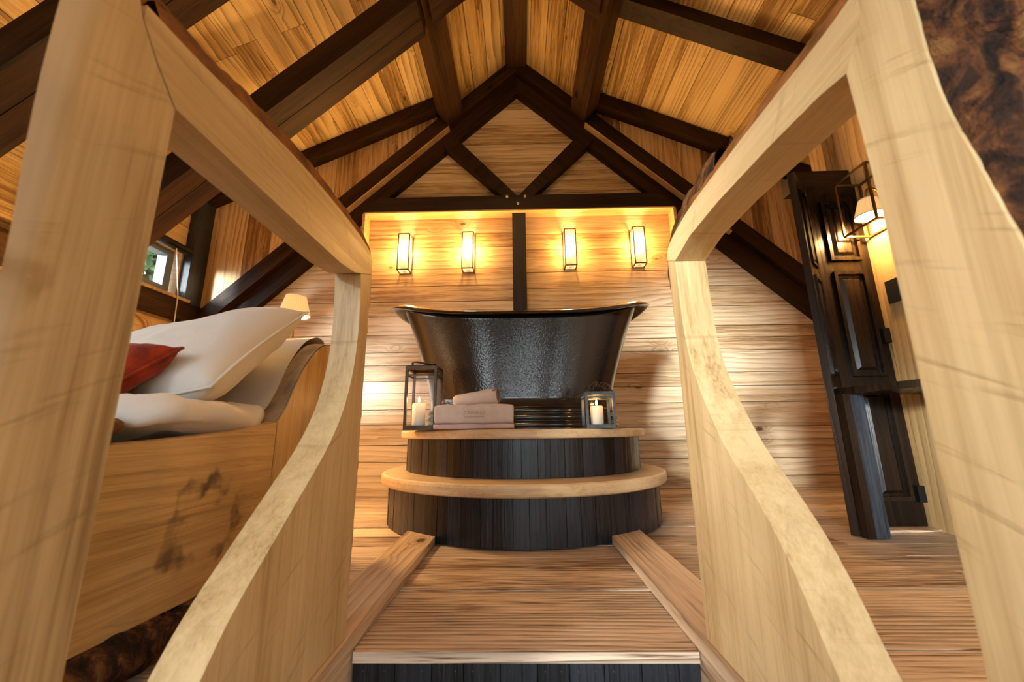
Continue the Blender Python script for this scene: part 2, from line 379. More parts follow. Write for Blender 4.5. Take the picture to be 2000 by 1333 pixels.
def tube(pts, rad, bm=None, n=8, cap=True):
    bm = bm or bmesh.new(); pts = [Vector(p) for p in pts]; rings = []; u = None
    for i, p in enumerate(pts):
        d = (pts[min(i+1, len(pts)-1)]-pts[max(i-1, 0)]).normalized()
        if u is None:
            u = d.orthogonal().normalized()
        u = (u-d*u.dot(d)).normalized(); w = d.cross(u)
        r = rad[i] if isinstance(rad, (list, tuple)) else rad
        rings.append([bm.verts.new(p+r*(math.cos(a)*u+math.sin(a)*w)) for a in [2*math.pi*k/n for k in range(n)]])
    for i in range(len(rings)-1):
        for k in range(n): bm.faces.new((rings[i][k], rings[i][(k+1) % n], rings[i+1][(k+1) % n], rings[i+1][k]))
    if cap: bm.faces.new(rings[0][::-1]); bm.faces.new(rings[-1])
    return bm
def lathe(prof, c, n=24, bm=None, cap=True):
    bm = bm or bmesh.new(); rings = []
    for r, z in prof: rings.append([bm.verts.new((c[0]+r*math.cos(2*math.pi*k/n), c[1]+r*math.sin(2*math.pi*k/n), c[2]+z)) for k in range(n)])
    for i in range(len(rings)-1):
        for k in range(n): bm.faces.new((rings[i][k], rings[i][(k+1) % n], rings[i+1][(k+1) % n], rings[i+1][k]))
    if cap: bm.faces.new(rings[0][::-1]); bm.faces.new(rings[-1])
    return bm
def nz(p, s=1.0): return noise.noise(Vector(p)*s)
def densify(path, step):
    out = []
    for i in range(len(path)-1):
        a, b2 = Vector(path[i]), Vector(path[i+1]); n = max(1, int((b2-a).length/step))
        out += [a.lerp(b2, k/n) for k in range(n)]
    return out+[Vector(path[-1])]
def smooth_path(pts, it=2):
    p = [Vector(q) for q in pts]
    for _ in range(it):
        q = [p[0]]
        for i in range(len(p)-1): q += [p[i].lerp(p[i+1], .25), p[i].lerp(p[i+1], .75)]
        p = q+[p[-1]]
    return p

# ------------------------------------------------------------------ THE SETTING
RZ, RS = 3.92, .93           # main roof underside: z = RZ - RS|x|
DZ, DS = 3.77, .46           # dormer roofs:        z = DZ - DS|x|
YB = 3.29                    # back wall
# floor
fl = tag(obj('floor', box(-2.9, -.5, -1.6, 3.45, -.14, -.026, box(.5, 2.9, -1.6, 3.45, -.14, -.026, box(-.5, .5, .97, 3.45, -.14, -.026))), M['backing']), kind='structure')
edges = [-1.6+.158*k for k in range(0, 16)]
edges = [y for y in edges if y < .9]+[.955, 1.115, 1.27, 1.43, 1.585, 1.735, 1.885, 2.05, 2.21, 2.38, 2.55, 2.71, 2.87, 3.03, 3.19, 3.32]
for a, b2 in zip(edges[:-1], edges[1:]):
    dz = rnd.uniform(-.0025, .0015)
    if a < .9: spans = [(-2.75, -.40), (.40, 2.75)]
    else:
        c = rnd.uniform(-1.9, -1.2); d = rnd.uniform(1.2, 2.2); spans = [(-2.75, c), (c+.002, d), (d+.002, 2.75)]
        if a < 1.8: spans = [(-2.75, c), (c+.002, d), (d+.002, 2.75)]
    for x0, x1 in spans:
        obj('floor_board', box(x0, x1, a+.002, b2-.002, -.026, dz), M['floor'], fl, origin=(0, a, 0), bevel=.0025)
# back wall
wb = tag(obj('wall_back', box(-2.9, 2.9, YB+.022, YB+.16, -.1, 4.05), M['backing']), kind='structure')
zc = [0, .11, .21, .34, .50, .62, .75, .85, .98, 1.09, 1.24, 1.40, 1.53, 1.67, 1.83, 2.03, 2.16, 2.32]
zr = [0, .09, .22, .36, .46, .65, .78, .89, 1.07, 1.18, 1.28, 1.45, 1.63, 1.78, 1.99, 2.14, 2.32]
zg = [2.32, 2.44, 2.56, 2.67, 2.77, 2.87, 2.94, 3.06, 3.16, 3.27, 3.44, 3.60, 3.78, 3.95]
def wallboard(x0, x1, z0, z1, mat=None):
    pr = rnd.uniform(0, .004)
    g = .0024
    lim0, lim1 = (RZ+.06-z0)/RS, (RZ+.06-z1)/RS
    poly = [(max(x0, -lim0)+g, z0+g), (min(x1, lim0)-g, z0+g), (min(x1, lim1)-g, z1-g), (max(x0, -lim1)+g, z1-g)]
    if poly[1][0]-poly[0][0] < .02: return
    if poly[2][0]-poly[3][0] < .02: poly = [poly[0], poly[1], ((poly[2][0]+poly[3][0])/2, z1-g)]
    obj('wall_board', prism(poly, 'y', YB-pr, YB+.022), mat or M['wall'], wb, origin=((x0+x1)/2, YB, z0), bevel=.003)
for a, b2 in zip(zc[:-1], zc[1:]):
    wallboard(-1.36, .005, a, b2)
for a, b2 in zip(zr[:-1], zr[1:]):
    wallboard(.005, 1.36, a, b2)
    j = rnd.uniform(1.9, 2.3); wallboard(1.36, 2.75, a, b2)
for a, b2 in zip(zc[:-1], zc[1:]):
    wallboard(-2.75, -1.36, a, b2)
for a, b2 in zip(zg[:-1], zg[1:]):
    wallboard(-1.8, 1.8, a, b2)
# side walls
lw = bmesh.new()
for y0, y1, z0, z1 in ((-1.6, 0, -.1, 2.6), (0, 1.6, -.1, .75), (0, 1.6, 1.85, 2.6), (1.6, 2.22, -.1, 2.6), (2.22, 3.07, -.1, 1.5), (2.22, 3.07, 1.93, 2.6), (3.07, 3.3, -.1, 2.6)): box(-2.93, -2.772, y0, y1, z0, z1, lw)
wl = tag(obj('wall_left', lw, M['backing']), kind='structure')
zz = [0, .15, .30, .45, .60, .75, .93, 1.12, 1.31, 1.49, 1.67, 1.85, 1.93, 2.12, 2.46]
for a, b2 in zip(zz[:-1], zz[1:]):
    segs = [(-1.58, 3.27)]
    if .74 < a < 1.84: segs = [(-1.58, 0), (1.6, 3.27)]
    if 1.48 < a < 1.92: segs = [q for y0, y1 in segs for q in ([(y0, 2.22), (3.07, 3.27)] if y1 > 3 else [(y0, y1)])]
    for y0, y1 in segs:
        obj('wall_board', box(-2.772, -2.75-rnd.uniform(0, .003)*0, y0+.001, y1-.001, a+.001, b2-.001), M['ceil'], wl, origin=(-2.75, y0, a), bevel=.002)
rw_ = bmesh.new()
for y0, y1, z0, z1 in ((-1.6, -1.2, -.1, 2.33), (-1.2, .2, -.1, .8), (-1.2, .2, 1.8, 2.33), (.2, 2.13, -.1, 2.33)): box(1.812, 1.93, y0, y1, z0, z1, rw_)
wr = tag(obj('wall_right', rw_, M['backing']), kind='structure')
y = 2.13; k = 0
while y > -1.55:
    w = (.10, .085, .13, .15, .12)[k % 5]; k += 1
    for z0, z1 in ([(0, .8), (1.8, 2.33)] if -1.2 < y-w/2 < .2 else [(0, 2.33)]):
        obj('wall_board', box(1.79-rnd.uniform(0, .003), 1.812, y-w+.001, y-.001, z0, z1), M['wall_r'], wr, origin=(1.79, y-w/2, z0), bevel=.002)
    y -= w
# partition that runs from the door back to the gable
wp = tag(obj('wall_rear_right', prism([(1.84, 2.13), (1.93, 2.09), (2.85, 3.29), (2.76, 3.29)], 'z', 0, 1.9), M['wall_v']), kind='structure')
tag(obj('trim_4', box(1.775, 1.94, -1.6, 2.14, 2.332, 2.36), M['wall_v'], bevel=.004), kind='structure')
tag(obj('wall_outer_right', box(2.78, 2.9, -1.6, 3.29, -.1, 2.49), M['ceil']), kind='structure')
# front wall with three tall windows
wf = bmesh.new()
for x0, x1, z0, z1 in ((-2.9, -1.7, -1.2, 3.0), (1.7, 2.9, -1.2, 3.0), (-1.7, 1.7, -1.2, -.3), (-.84, 1.7, 1.2, 4.1), (-1.7, -.84, 2.15, 4.1)): box(x0, x1, -1.78, -1.6, z0, z1, wf)
tag(obj('wall_front', wf, M['wall']), kind='structure')
for k, x in enumerate(WINX):
    fr = bmesh.new()
    zt = 2.15 if k == 0 else 1.2
    for x0, x1, z0, z1 in ((x-.42, x-.37, -.3, zt), (x+.37, x+.42, -.3, zt), (x-.37, x+.37, -.3, -.24), (x-.37, x+.37, zt-.06, zt), (x-.37, x+.37, .46, .49)):
        box(x0, x1, -1.73, -1.65, z0, z1, fr)
    w_ = tag(obj('window_%d' % (k+2), fr, M['dark_z'], bevel=.004), kind='structure')
    obj('pane', box(x-.37, x+.37, -1.695, -1.689, -.24, zt-.06), M['winglass'], w_)
lo = tag(obj('floor_lower', box(-2.9, 2.9, -1.6, .95, -1.30, -1.2), M['stave']), kind='structure')
for nm, xo, y0, y1, z0, z1 in (('window_6', -2.85, 0, 1.6, .75, 1.85), ('window_7', 1.87, -1.2, .2, .8, 1.8)):  # unseen side windows, added to bring daylight onto the walls and bed
    fr = bmesh.new()
    for a, b2, c, d in ((y0, y0+.05, z0, z1), (y1-.05, y1, z0, z1), (y0+.05, y1-.05, z0, z0+.05), (y0+.05, y1-.05, z1-.05, z1), ((y0+y1)/2-.025, (y0+y1)/2+.025, z0+.05, z1-.05)): box(xo-.03, xo+.03, a, b2, c, d, fr)
    w_ = tag(obj(nm, fr, M['dark_z'], bevel=.004), kind='structure')
    obj('pane', box(xo-.003, xo+.003, y0+.05, y1-.05, z0+.05, z1-.05), M['winglass'], w_)
# ceiling
ce = empty('ceiling', (0, 0, 3.9), kind='structure')
bk = bmesh.new()
for s in (-1, 1):
    prism([(0, RZ+.03), (s*.52, RZ+.03-RS*.52), (s*.52, RZ+.13-RS*.52), (0, RZ+.13)], 'y', -1.7, 3.4, bk)
    prism([(s*.54, DZ+.03-DS*.54), (s*2.95, DZ+.03-DS*2.95), (s*2.95, DZ+.13-DS*2.95), (s*.54, DZ+.13-DS*.54)], 'y', -1.7, 3.4, bk)
obj('roof_deck', bk, M['backing'], ce)
def ceilboards(s, x0, x1, z, sl, n):
    c = math.sqrt(1+sl*sl)
    for k in range(n):
        a, b2 = x0+(x1-x0)*k/n, x0+(x1-x0)*(k+1)/n
        g = .0022; j = rnd.uniform(-.4, 2.4); pr = rnd.uniform(0, .004)
        for y0, y1 in ((-1.58, j), (j+.003, 3.28)):
            nx, nzv = .0, .024
            poly = [(s*(a+g), z-sl*(a+g)-pr), (s*(b2-g), z-sl*(b2-g)-pr), (s*(b2-g), z-sl*(b2-g)+nzv), (s*(a+g), z-sl*(a+g)+nzv)]
            obj('ceiling_board', prism(poly, 'y', y0, y1), M['ceil'], ce, origin=(s*a, y0, z-sl*a), bevel=.002)
for s in (-1, 1):
    ceilboards(s, .0, .52, RZ, RS, 4)
    ceilboards(s, .50, 2.77, DZ, DS, 15)

# ------------------------------------------------------------------ ROOF TIMBERS
def beam(name, bm, mat, label, cat='beam', origin=None, group=None, bevel=.006):
    return obj(name, bm, mat, None, origin=origin, label=label, cat=cat, group=group, bevel=bevel)
beam('ridge_beam', box(-.095, .095, -1.6, 3.16, 3.80, 3.90), M['dark_y'], 'dark stained ridge beam running along the roof peak', origin=(0, 3.16, 3.8))
for s, nm in ((-1, 'left'), (1, 'right')):
    beam('purlin', prism([(s*.61, 3.17), (s*.49, 3.31), (s*.61, 3.44), (s*.73, 3.30)], 'y', -1.6, 3.16), M['dark_y'],
         'long brown roof purlin %s of the ridge beam' % nm, origin=(s*.6, 3.16, 3.2), group='roof purlins beside the ridge')
def raf(s, x0, x1, lo, hi, y0, y1, z=RS, bm=None):
    return prism([(s*x0, lo-z*x0), (s*x1, lo-z*x1), (s*x1, hi-z*x1), (s*x0, hi-z*x0)], 'y', y0, y1, bm)
for s, nm in ((-1, 'left'), (1, 'right')):
    mt = M['dark_l'] if s < 0 else M['dark_r']
    t = empty('gable_rafter', (s*1.4, 3.2, 2.5), 'outer dark rafter of the gable truss, %s slope, pale strip underneath' % nm, 'beam', 'gable rafters')
    obj('front_timber', raf(s, 0, 2.73, 3.75, 3.92, 3.16, 3.285), mt, t, bevel=.005)
    obj('inner_timber', raf(s, 0, 2.70, 3.56, 3.748, 3.225, 3.285), mt, t, bevel=.005)
    obj('soffit_strip', raf(s, .62, 1.80, 3.738, 3.7495, 3.163, 3.224), M['soffit'], t, label='pale orange board under the rafter')
    # dormer cheek: vertical boards between rafter and dormer roof
    ck = tag(obj('wall_cheek_%s' % nm, prism([(s*.73, RZ-RS*.73), (s*2.73, RZ-RS*2.73), (s*2.73, DZ-DS*2.73), (s*.73, DZ-DS*.73)], 'y', 3.222, 3.284), M['backing']), kind='structure')
    x = .74; k = 0
    while x < 2.68:
        w = min((.2, .155, .22, .13, .19, .17)[k % 6], 2.70-x); k += 1
        a, b2 = x+.001, x+w-.001
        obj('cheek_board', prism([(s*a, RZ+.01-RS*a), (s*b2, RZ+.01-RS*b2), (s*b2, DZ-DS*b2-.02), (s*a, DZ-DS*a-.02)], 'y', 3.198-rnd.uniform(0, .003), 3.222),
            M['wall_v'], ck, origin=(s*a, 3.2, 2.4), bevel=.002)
        x += w
    beam('dormer_rafter', prism([(s*.735, DZ-DS*.735-.135), (s*2.70, DZ-DS*2.7-.135), (s*2.70, DZ-DS*2.7-.006), (s*.735, DZ-DS*.735-.006)], 'y', 3.09, 3.195), mt,
         'dark sloping rafter at the top of the vertical boarded cheek on the %s' % nm, origin=(s*.735, 3.1, 3.3), group='rafters on top of the dormer cheeks')
    beam('brace', prism([(s*.70*.975, 2.995), (s*.565*.975, 3.055), (s*.012, 2.47), (s*.125, 2.45)], 'y', 3.19, 3.284), mt,
         'short diagonal brace from the %s gable rafter down to the collar beam' % nm, origin=(s*.4, 3.2, 2.8), group='diagonal gable braces')
col = empty('collar_beam', (0, 3.2, 2.31), 'level dark collar beam across the gable above the wall lights', 'beam')
obj('timber', prism([(-1.362, 2.315), (1.362, 2.315), (1.215, 2.447), (-1.215, 2.447)], 'y', 3.16, 3.284), M['dark_x'], col, bevel=.005)
obj('soffit_strip', box(-1.34, 1.34, 3.163, 3.283, 2.302, 2.3145), M['soffit'], col, label='pale orange board under the collar beam')
for s in (-1, 1): obj('reveal_strip', box(s*1.34-.012, s*1.34+.012, 3.163, 3.283, 1.75, 2.302), M['soffit'], col)
for px, pz in ((-.095, 2.432), (.062, 2.43), (.0, 2.365)):
    obj('peg', tube([(px, 3.165, pz), (px, 3.148, pz)], .011, n=10), M['peg'], col)
beam('king_post', box(-.052, .064, 3.20, 3.284, .46, 2.30), M['dark_z'], 'upright dark post on the wall between the wall lights, behind the tub', 'post', origin=(0, 3.2, .46))
t = empty('rafter', (-1.5, 2.0, 2.4), 'broad double brown rafter crossing the left roof slope, nearest the gable', 'beam')
obj('timber', raf(-1, .62, 2.73, 3.665, 3.895, 2.0, 2.115), M['dark_l'], t, bevel=.005)
obj('timber', raf(-1, .62, 2.73, 3.665, 3.895, 2.119, 2.235), M['dark_l'], t, bevel=.005)
t = empty('rafter', (-1.5, 1.25, 2.4), 'dark rafter at the upper left corner, behind the oak post', 'beam')
obj('timber', raf(-1, .62, 2.73, 3.665, 3.895, 1.24, 1.355), M['dark_l'], t, bevel=.005)
obj('timber', raf(-1, .62, 2.73, 3.665, 3.895, 1.359, 1.47), M['dark_l'], t, bevel=.005)
for s, nm in ((-1, 'left'), (1, 'right')):
    beam('short_rafter', raf(s, .096, .56, 3.69, 3.90, 2.05, 2.22), M['dark_l'] if s < 0 else M['dark_r'],
         'short dark rafter between ridge beam and %s purlin' % nm, origin=(s*.3, 2.1, 3.5), group='short rafters at the ridge')
beam('dormer_rafter', raf(1, .735, 2.77, 3.655, 3.765, 2.2, 2.33, DS), M['dark_r'], 'dark rafter crossing the boarded ceiling on the right, nearest the gable', origin=(.8, 2.2, 3.3))
beam('corner_post', box(-2.75, -2.685, 3.03, 3.20, 1.18, 2.50), M['post_blue'], 'dark upright corner post beside the dormer window', 'post', origin=(-2.72, 3.1, 1.18))
beam('wall_plate', box(-2.75, -2.67, .2, 3.20, 1.325, 1.475), M['dark_y'], 'dark level wall plate under the dormer window', origin=(-2.7, 3.0, 1.32))
beam('wall_plate', box(1.70, 1.79, .2, 1.60, 1.86, 2.04), M['dark_y'], 'brown level timber on the right wall at the upper right corner', origin=(1.75, 1.6, 1.86))
# dormer window
w1 = tag(obj('window_1', bmesh.new(), M['grey_frame']), kind='structure')
fb = bmesh.new()
for y0, y1, z0, z1 in ((2.22, 2.26, 1.50, 1.93), (3.02, 3.07, 1.50, 1.93), (2.26, 3.02, 1.50, 1.535), (2.26, 3.02, 1.89, 1.93)): box(-2.93, -2.76, y0, y1, z0, z1, fb)
obj('window_lining', fb, M['trunk'] if 0 else M['soffit'], w1, bevel=.003)
fb = bmesh.new()
for y0, y1, z0, z1 in ((2.27, 2.33, 1.54, 1.885), (2.925, 2.985, 1.54, 1.885), (2.33, 2.925, 1.54, 1.585), (2.33, 2.925, 1.84, 1.885)): box(-2.87, -2.79, y0, y1, z0, z1, fb)
obj('window_sash', fb, M['grey_frame'], w1, bevel=.004)
obj('pane', box(-2.835, -2.829, 2.33, 2.925, 1.585, 1.84), M['winglass'], w1)
obj('window_sill', box(-2.80, -2.66, 2.15, 3.06, 1.477, 1.499), M['soffit'], w1, bevel=.004)
bl = empty('roller_blind', (-2.70, 2.9, 1.88), 'black roller blind case with pale cord over the dormer window', 'blind')
obj('case', tube([(-2.705, 2.25, 1.90), (-2.705, 3.02, 1.90)], .034, n=14), M['black_pl'], bl)
ch = bmesh.new()
for k in range(22): box(-2.676, -2.664, 2.80+k*.01, 2.806+k*.01, 1.868, 1.884, ch)
obj('chain', ch, M['iron'], bl, kind='stuff')
obj('cord', tube([(-2.665, 2.86, 1.86), (-2.652, 2.93, 1.5), (-2.655, 2.945, 1.24)], .004, n=6), M['cord'], bl)
obj('cord_knob', lathe([(.004, .03), (.011, .02), (.013, .0), (.010, -.012), (.003, -.016)], (-2.655, 2.945, 1.22), 10), M['cord'], bl, smooth=True)
hk = smooth_path([(-2.735, 2.52, 1.22), (-2.73, 2.58, 1.275), (-2.72, 2.68, 1.29), (-2.715, 2.78, 1.275), (-2.715, 2.815, 1.225), (-2.72, 2.80, 1.195)], 2)
obj('curved_hook', tube(hk, .012, n=10), M['horn'], origin=(-2.73, 2.6, 1.2), smooth=True, label='curved pale wooden hook on the wall under the dormer window', cat='hook')

# ------------------------------------------------------------------ STAIRWELL EDGE
nb = bmesh.new(); box(-.352, .352, .941, .9565, -.019, .001, nb)
obj('floor_nosing', nb, M['floor'], None, origin=(0, .93, 0), bevel=.003, seg=2, label='worn pale timber nosing at the top edge of the stairwell', cat='nosing')
st = empty('staircase', (0, .95, -.3), 'dark boarded riser of the stairs below the floor edge', 'stairs')
xs = [-.352, -.265, -.19, -.125, -.05, .025, .09, .16, .235, .31, .352]
for a, b2 in zip(xs[:-1], xs[1:]):
    rb = obj('riser_board', box(a+.001, b2-.001, .946-rnd.uniform(0, .002), .965, -.30, -.0195), M['stave'], st, origin=(a, .95, -.3), bevel=.0025)
    for q in (.25, .75):
        xq = a+(b2-a)*q
        obj('screw', tube([(xq, .9445, -.034), (xq, .9425, -.034)], .0014, n=6), M['silver'], rb)
for k in range(3):
    obj('tread', box(-.352, .352, .945-.26*(k+1), .97-.26*k, -.32-.2*k, -.29-.2*k-.001), M['stave'], st, bevel=.004)
    if k: obj('riser', box(-.352, .352, .945-.26*k, .965-.26*k, -.30-.2*k, -.32-.2*(k-1)), M['stave'], st)
for s, nm in ((-1, 'left'), (1, 'right')):
    beam('floor_beam', box(min(s*.354, s*.492), max(s*.354, s*.492), -1.2, 1.86, .0016, .03), M['floor_y'],
         'weathered flat floor timber from the %s oak balustrade foot to the tub platform' % nm, 'timber', origin=(s*.42, 1.2, 0), group='floor timbers beside the aisle', bevel=.006)
    tag(obj('trim_%d' % (1 if s < 0 else 2), box(min(s*.356, s*.40), max(s*.356, s*.40), -1.2, .96, -.5, 0.0), M['floor_y'], bevel=.003), kind='structure')

# ------------------------------------------------------------------ OAK BALUSTRADES
def bark_strip(name, path, x0, x1, outv, mat, parent, bulge=.02, rough=.012, n=7, step=.012, seed=0, label=None):
    """bark along an edge path of (y,z) points between |x| x0..x1, bulging along the outward normal"""
    p = densify([(0, a, b2) for a, b2 in path], step); bm = bmesh.new(); rows = []
    for i, q in enumerate(p):
        d = (p[min(i+1, len(p)-1)]-p[max(i-1, 0)]).normalized()
        nrm = Vector((0, d.z, -d.y))*outv
        row = []
        for k in range(n):
            t_ = k/(n-1); x = x0+(x1-x0)*t_
            h = .004*min(1, 6*t_, 6*(1-t_))+rough*.9*min(1, 4*t_, 4*(1-t_))+bulge*(1-(1-min(1, t_/.8))**3)*min(1, 5*(1-t_))+(rough*nz((x*30+seed, q.y*16, q.z*16))+rough*.8*nz((x*70, q.y*45+seed, q.z*45)))*math.sin(math.pi*min(max(t_, .06), .94))**.4-.002
            row.append(bm.verts.new((x, q.y+nrm.y*h, q.z+nrm.z*h)))
        rows.append(row)
    for i in range(len(rows)-1):
        for k in range(n-1): bm.faces.new((rows[i][k], rows[i][k+1], rows[i+1][k+1], rows[i+1][k]))
    return obj(name, bm, mat, parent, smooth=True, label=label)
def sm2(pts, it=2):
    return [(p.x, p.y) for p in smooth_path([(a, b2, 0) for a, b2 in pts], it)]
def slab(name, poly, s, xin, th, mat, parent, poly2=None, bevel=.003):
    return obj(name, prism(poly, 'x', s*xin, s*(xin+th), poly2=poly2), mat, parent, bevel=bevel, seg=2, smooth=False)
F0 = .032
# left
XL, TL = .366, .060
bal = empty('oak_balustrade', (-.40, .6, F0), 'waney edged oak stair balustrade on the left, beside the bed', 'balustrade', 'oak stair balustrades')
inner = sm2([(.43, F0), (.47, .10), (.52, .17), (.56, .22), (.63, .28), (.71, .35), (.78, .41), (.835, .48), (.865, .55), (.88, .62), (.883, .70), (.872, .80)])
slab('far_post', [(.93, F0), (.934, .3), (.932, .6), (.936, .822)]+inner[::-1], -1, XL, TL, M['oak_z'], bal)
top = sm2([(.938, .824), (.936, .85), (.925, .872), (.89, .882), (.81, .890), (.61, .890), (.46, .873), (.38, .862), (.312, .858)])
slab('top_rail', [(.312, .842), (.333, .813), (.362, .782), (.5, .781), (.64, .781), (.77, .782), (.84, .79), (.872, .801)]+top, -1, XL, TL, M['oak_y'], bal)
live = sm2([(.29, .90), (.25, .88), (.249, .78), (.252, .67), (.262, .55), (.255, .4), (.25, .2), (.24, F0)])
live2 = [(y_+.062, z_) for y_, z_ in live]
slab('near_post', [(.362, F0), (.363, .4), (.361, .779), (.331, .811), (.310, .841)]+live, -1, XL, TL, M['oak_burl'], bal,
     poly2=[(.362, F0), (.363, .4), (.361, .779), (.331, .811), (.318, .841)]+[(min(a, .315), b2) for a, b2 in live2])
bark_strip('bark_edge', [(.93, F0+.01), (.934, .3), (.932, .6), (.936, .82), (.936, .85), (.925, .872), (.89, .882), (.81, .890), (.61, .890), (.46, .873), (.33, .86)], -XL-.001, -XL-TL, 1, M['bark_edge'], bal, .040, .008, seed=3, label='brown inner bark along the outer edge')
bark_strip('bark_edge', [(a, b2) for a, b2 in live2[2:]], -XL-.012, -XL-TL, 1, M['bark_edge'], bal, .008, .005, seed=9)
# right
XR, TR = .364, .070
bal = empty('oak_balustrade', (.40, .6, F0), 'waney edged oak stair balustrade on the right, shaggy bark on its near post', 'balustrade', 'oak stair balustrades')
inner = sm2([(.47, F0), (.505, .10), (.55, .15), (.61, .26), (.68, .34), (.75, .40), (.81, .48), (.86, .57), (.882, .66), (.885, .74), (.888, .823)])
slab('far_post', [(.925, F0), (.928, .3), (.925, .6), (.93, .842)]+inner[::-1], 1, XR, TR, M['oak_z'], bal)
top = sm2([(.932, .844), (.93, .862), (.915, .878), (.87, .888), (.80, .9), (.69, .902), (.50, .898), (.40, .893), (.3465, .897)])
slab('top_rail', [(.3505, .8625), (.3795, .8215), (.42, .83), (.52, .838), (.67, .845), (.80, .842), (.888, .824)]+top, 1, XR, TR, M['oak_y'], bal)
live = sm2([(.31, .93), (.302, .82), (.304, .76), (.300, .70), (.291, .65), (.281, .58), (.262, .48), (.245, .38), (.235, .2), (.23, F0)])
slab('near_post', [(.378, F0), (.376, .38), (.375, .65), (.379, .821), (.350, .862), (.345, .92)]+live, 1, XR, TR, M['oak_z'], bal,
     poly2=[(.378, F0), (.376, .38), (.375, .65), (.379, .821), (.350, .862), (.345, .92)]+[(a+.012, b2) for a, b2 in live])
bark_strip('bark_edge', [(.925, F0+.01), (.928, .3), (.925, .6), (.93, .842), (.93, .862), (.915, .878), (.87, .888), (.80, .9), (.69, .902), (.50, .898), (.36, .894)], XR+.001, XR+TR, 1, M['bark_edge'], bal, .040, .008, seed=5, label='brown inner bark along the outer edge')
bark_strip('bark', [(.928, .80), (.93, .855), (.915, .876), (.87, .888), (.80, .900), (.73, .902), (.69, .903)], XR+.006, XR+TR+.005, 1, M['bark'], bal, .080, .015, step=.006, seed=12, label='patch of dark flaking bark on top of the rail')
bark_strip('bark', live, XR+.004, XR+TR+.016, 1, M['bark'], bal, .010, .014, n=14, step=.006, seed=21, label='thick dark shaggy bark down the near post')

# ------------------------------------------------------------------ TUB PLATFORM
PC = Vector((.005, 2.40, 0))
pf = empty('tub_platform', (PC.x, PC.y, .002), 'two tier round tub platform of charred staves with pale oak treads', 'platform')
def drum(r, z0, z1, cy_, core):
    obj('core', lathe([(r-.03, z0), (r-.03, z1)], (PC.x, cy_, 0), 48), M['backing'], pf)
    n = int(2*math.pi*r/.062); a0 = 0
    ws = [rnd.uniform(.7, 1.35) for _ in range(n)]; tot = sum(ws); a = 0
    for w in ws:
        a1 = a+2*math.pi*w/tot; mid = (a+a1)/2
        if math.sin(mid) < .45:
            g = .0010/r; q = rnd.uniform(0, .003); ri_, ro = r-.03, r-.002+q
            poly = [(PC.x+rr*math.cos(t), cy_+rr*math.sin(t)) for rr, t in ((ro, a+g), (ro+.0006, mid), (ro, a1-g), (ri_, a1-g), (ri_, a+g))]
            obj('stave', prism(poly, 'z', z0, z1), M['stave'], pf, origin=(PC.x+r*math.cos(mid), cy_+r*math.sin(mid), z0), bevel=.0015)
        a = a1
drum(.72, .003, .189, 2.379, 0)
obj('tread', lathe([(.72, .1895), (.748, .1895), (.756, .195), (.759, .205), (.759, .226), (.756, .236), (.748, .241)], (PC.x, 2.379, 0), 72), M['oak_x'], pf, smooth=False, label='pale oak lower tread with rounded edge')
drum(.655, .2415, .408, 2.455, 0)
obj('tread', lathe([(.65, .4085), (.682, .4085), (.688, .412), (.690, .418), (.690, .440), (.687, .446), (.68, .449)], (PC.x, 2.452, 0), 72), M['oak_x'], pf, smooth=False, label='pale oak upper tread carrying the tub')
ZP = .449

# ------------------------------------------------------------------ BATHTUB
TC = Vector((.0, 2.42))
tub = empty('bathtub', (0, TC.y, ZP), 'dark hammered metal boat shaped bathtub on the round platform', 'bathtub')
def sup(a, b2, th, n_):
    c, s_ = math.cos(th), math.sin(th)
    return (TC.x+a*math.copysign(abs(c)**(2/n_), c), TC.y+b2*math.copysign(abs(s_)**(2/n_), s_))
NA = 96
def rimz(th): return .60+.125*abs(math.cos(th))**2.4
def ring(bm, a, b2, zf, e=2.5): 
    return [bm.verts.new((*sup(a, b2, 2*math.pi*k/NA, e), ZP+zf(2*math.pi*k/NA))) for k in range(NA)]
def skin(bm, rings, cap0=False, cap1=False):
    for A, B in zip(rings[:-1], rings[1:]):
        for k in range(NA): bm.faces.new((A[k], A[(k+1) % NA], B[(k+1) % NA], B[k]))
    if cap0: bm.faces.new(rings[0][::-1])
    if cap1: bm.faces.new(rings[-1])
bm = bmesh.new(); R = []
AB, BB, AT, BT = .53, .312, .705, .352
for i in range(17):
    t_ = i/16; fl_ = t_**1.35
    R.append(ring(bm, AB+(AT-AB)*fl_, BB+(BT-BB)*t_**2.6, lambda th, t_=t_: .165+(rimz(th)-.165)*t_, 2.5+.3*t_))
for i in range(1, 12):      # inside
    t_ = 1-i/11
    R.append(ring(bm, (AB+(AT-AB)*t_)-.02, (BB+(BT-BB)*t_)-.02, lambda th, t_=t_: .15+(rimz(th)-.15)*t_-.003, 2.7))
skin(bm, R, cap1=True)
obj('tub_shell', bm, M['tub'], tub, smooth=True)
bm = bmesh.new(); R = []     # rolled rim
for k in range(13):
    a_ = 2*math.pi*k/12
    R.append([bm.verts.new((*sup(AT+.028+.046*math.cos(a_), BT+.018+.032*math.cos(a_), 2*math.pi*j/NA, 2.6), ZP+rimz(2*math.pi*j/NA)+.004+.011*math.sin(a_)-.012*math.cos(a_)))
              for j in range(NA)])
skin(bm, R)
obj('rolled_rim', bm, M['tub_rim'], tub, smooth=True)
bm = bmesh.new(); R = []     # plinth with ring mouldings
prof = [(.055, .0), (.050, .018)]
zs = [0.0, .004, .012, .03]
P_ = [(.008, .001), (.012, .004), (.012, .030)]
def bead(z0, z1, out, base): return [(base+out*math.sin(math.pi*k/6), z0+(z1-z0)*k/6) for k in range(7)]
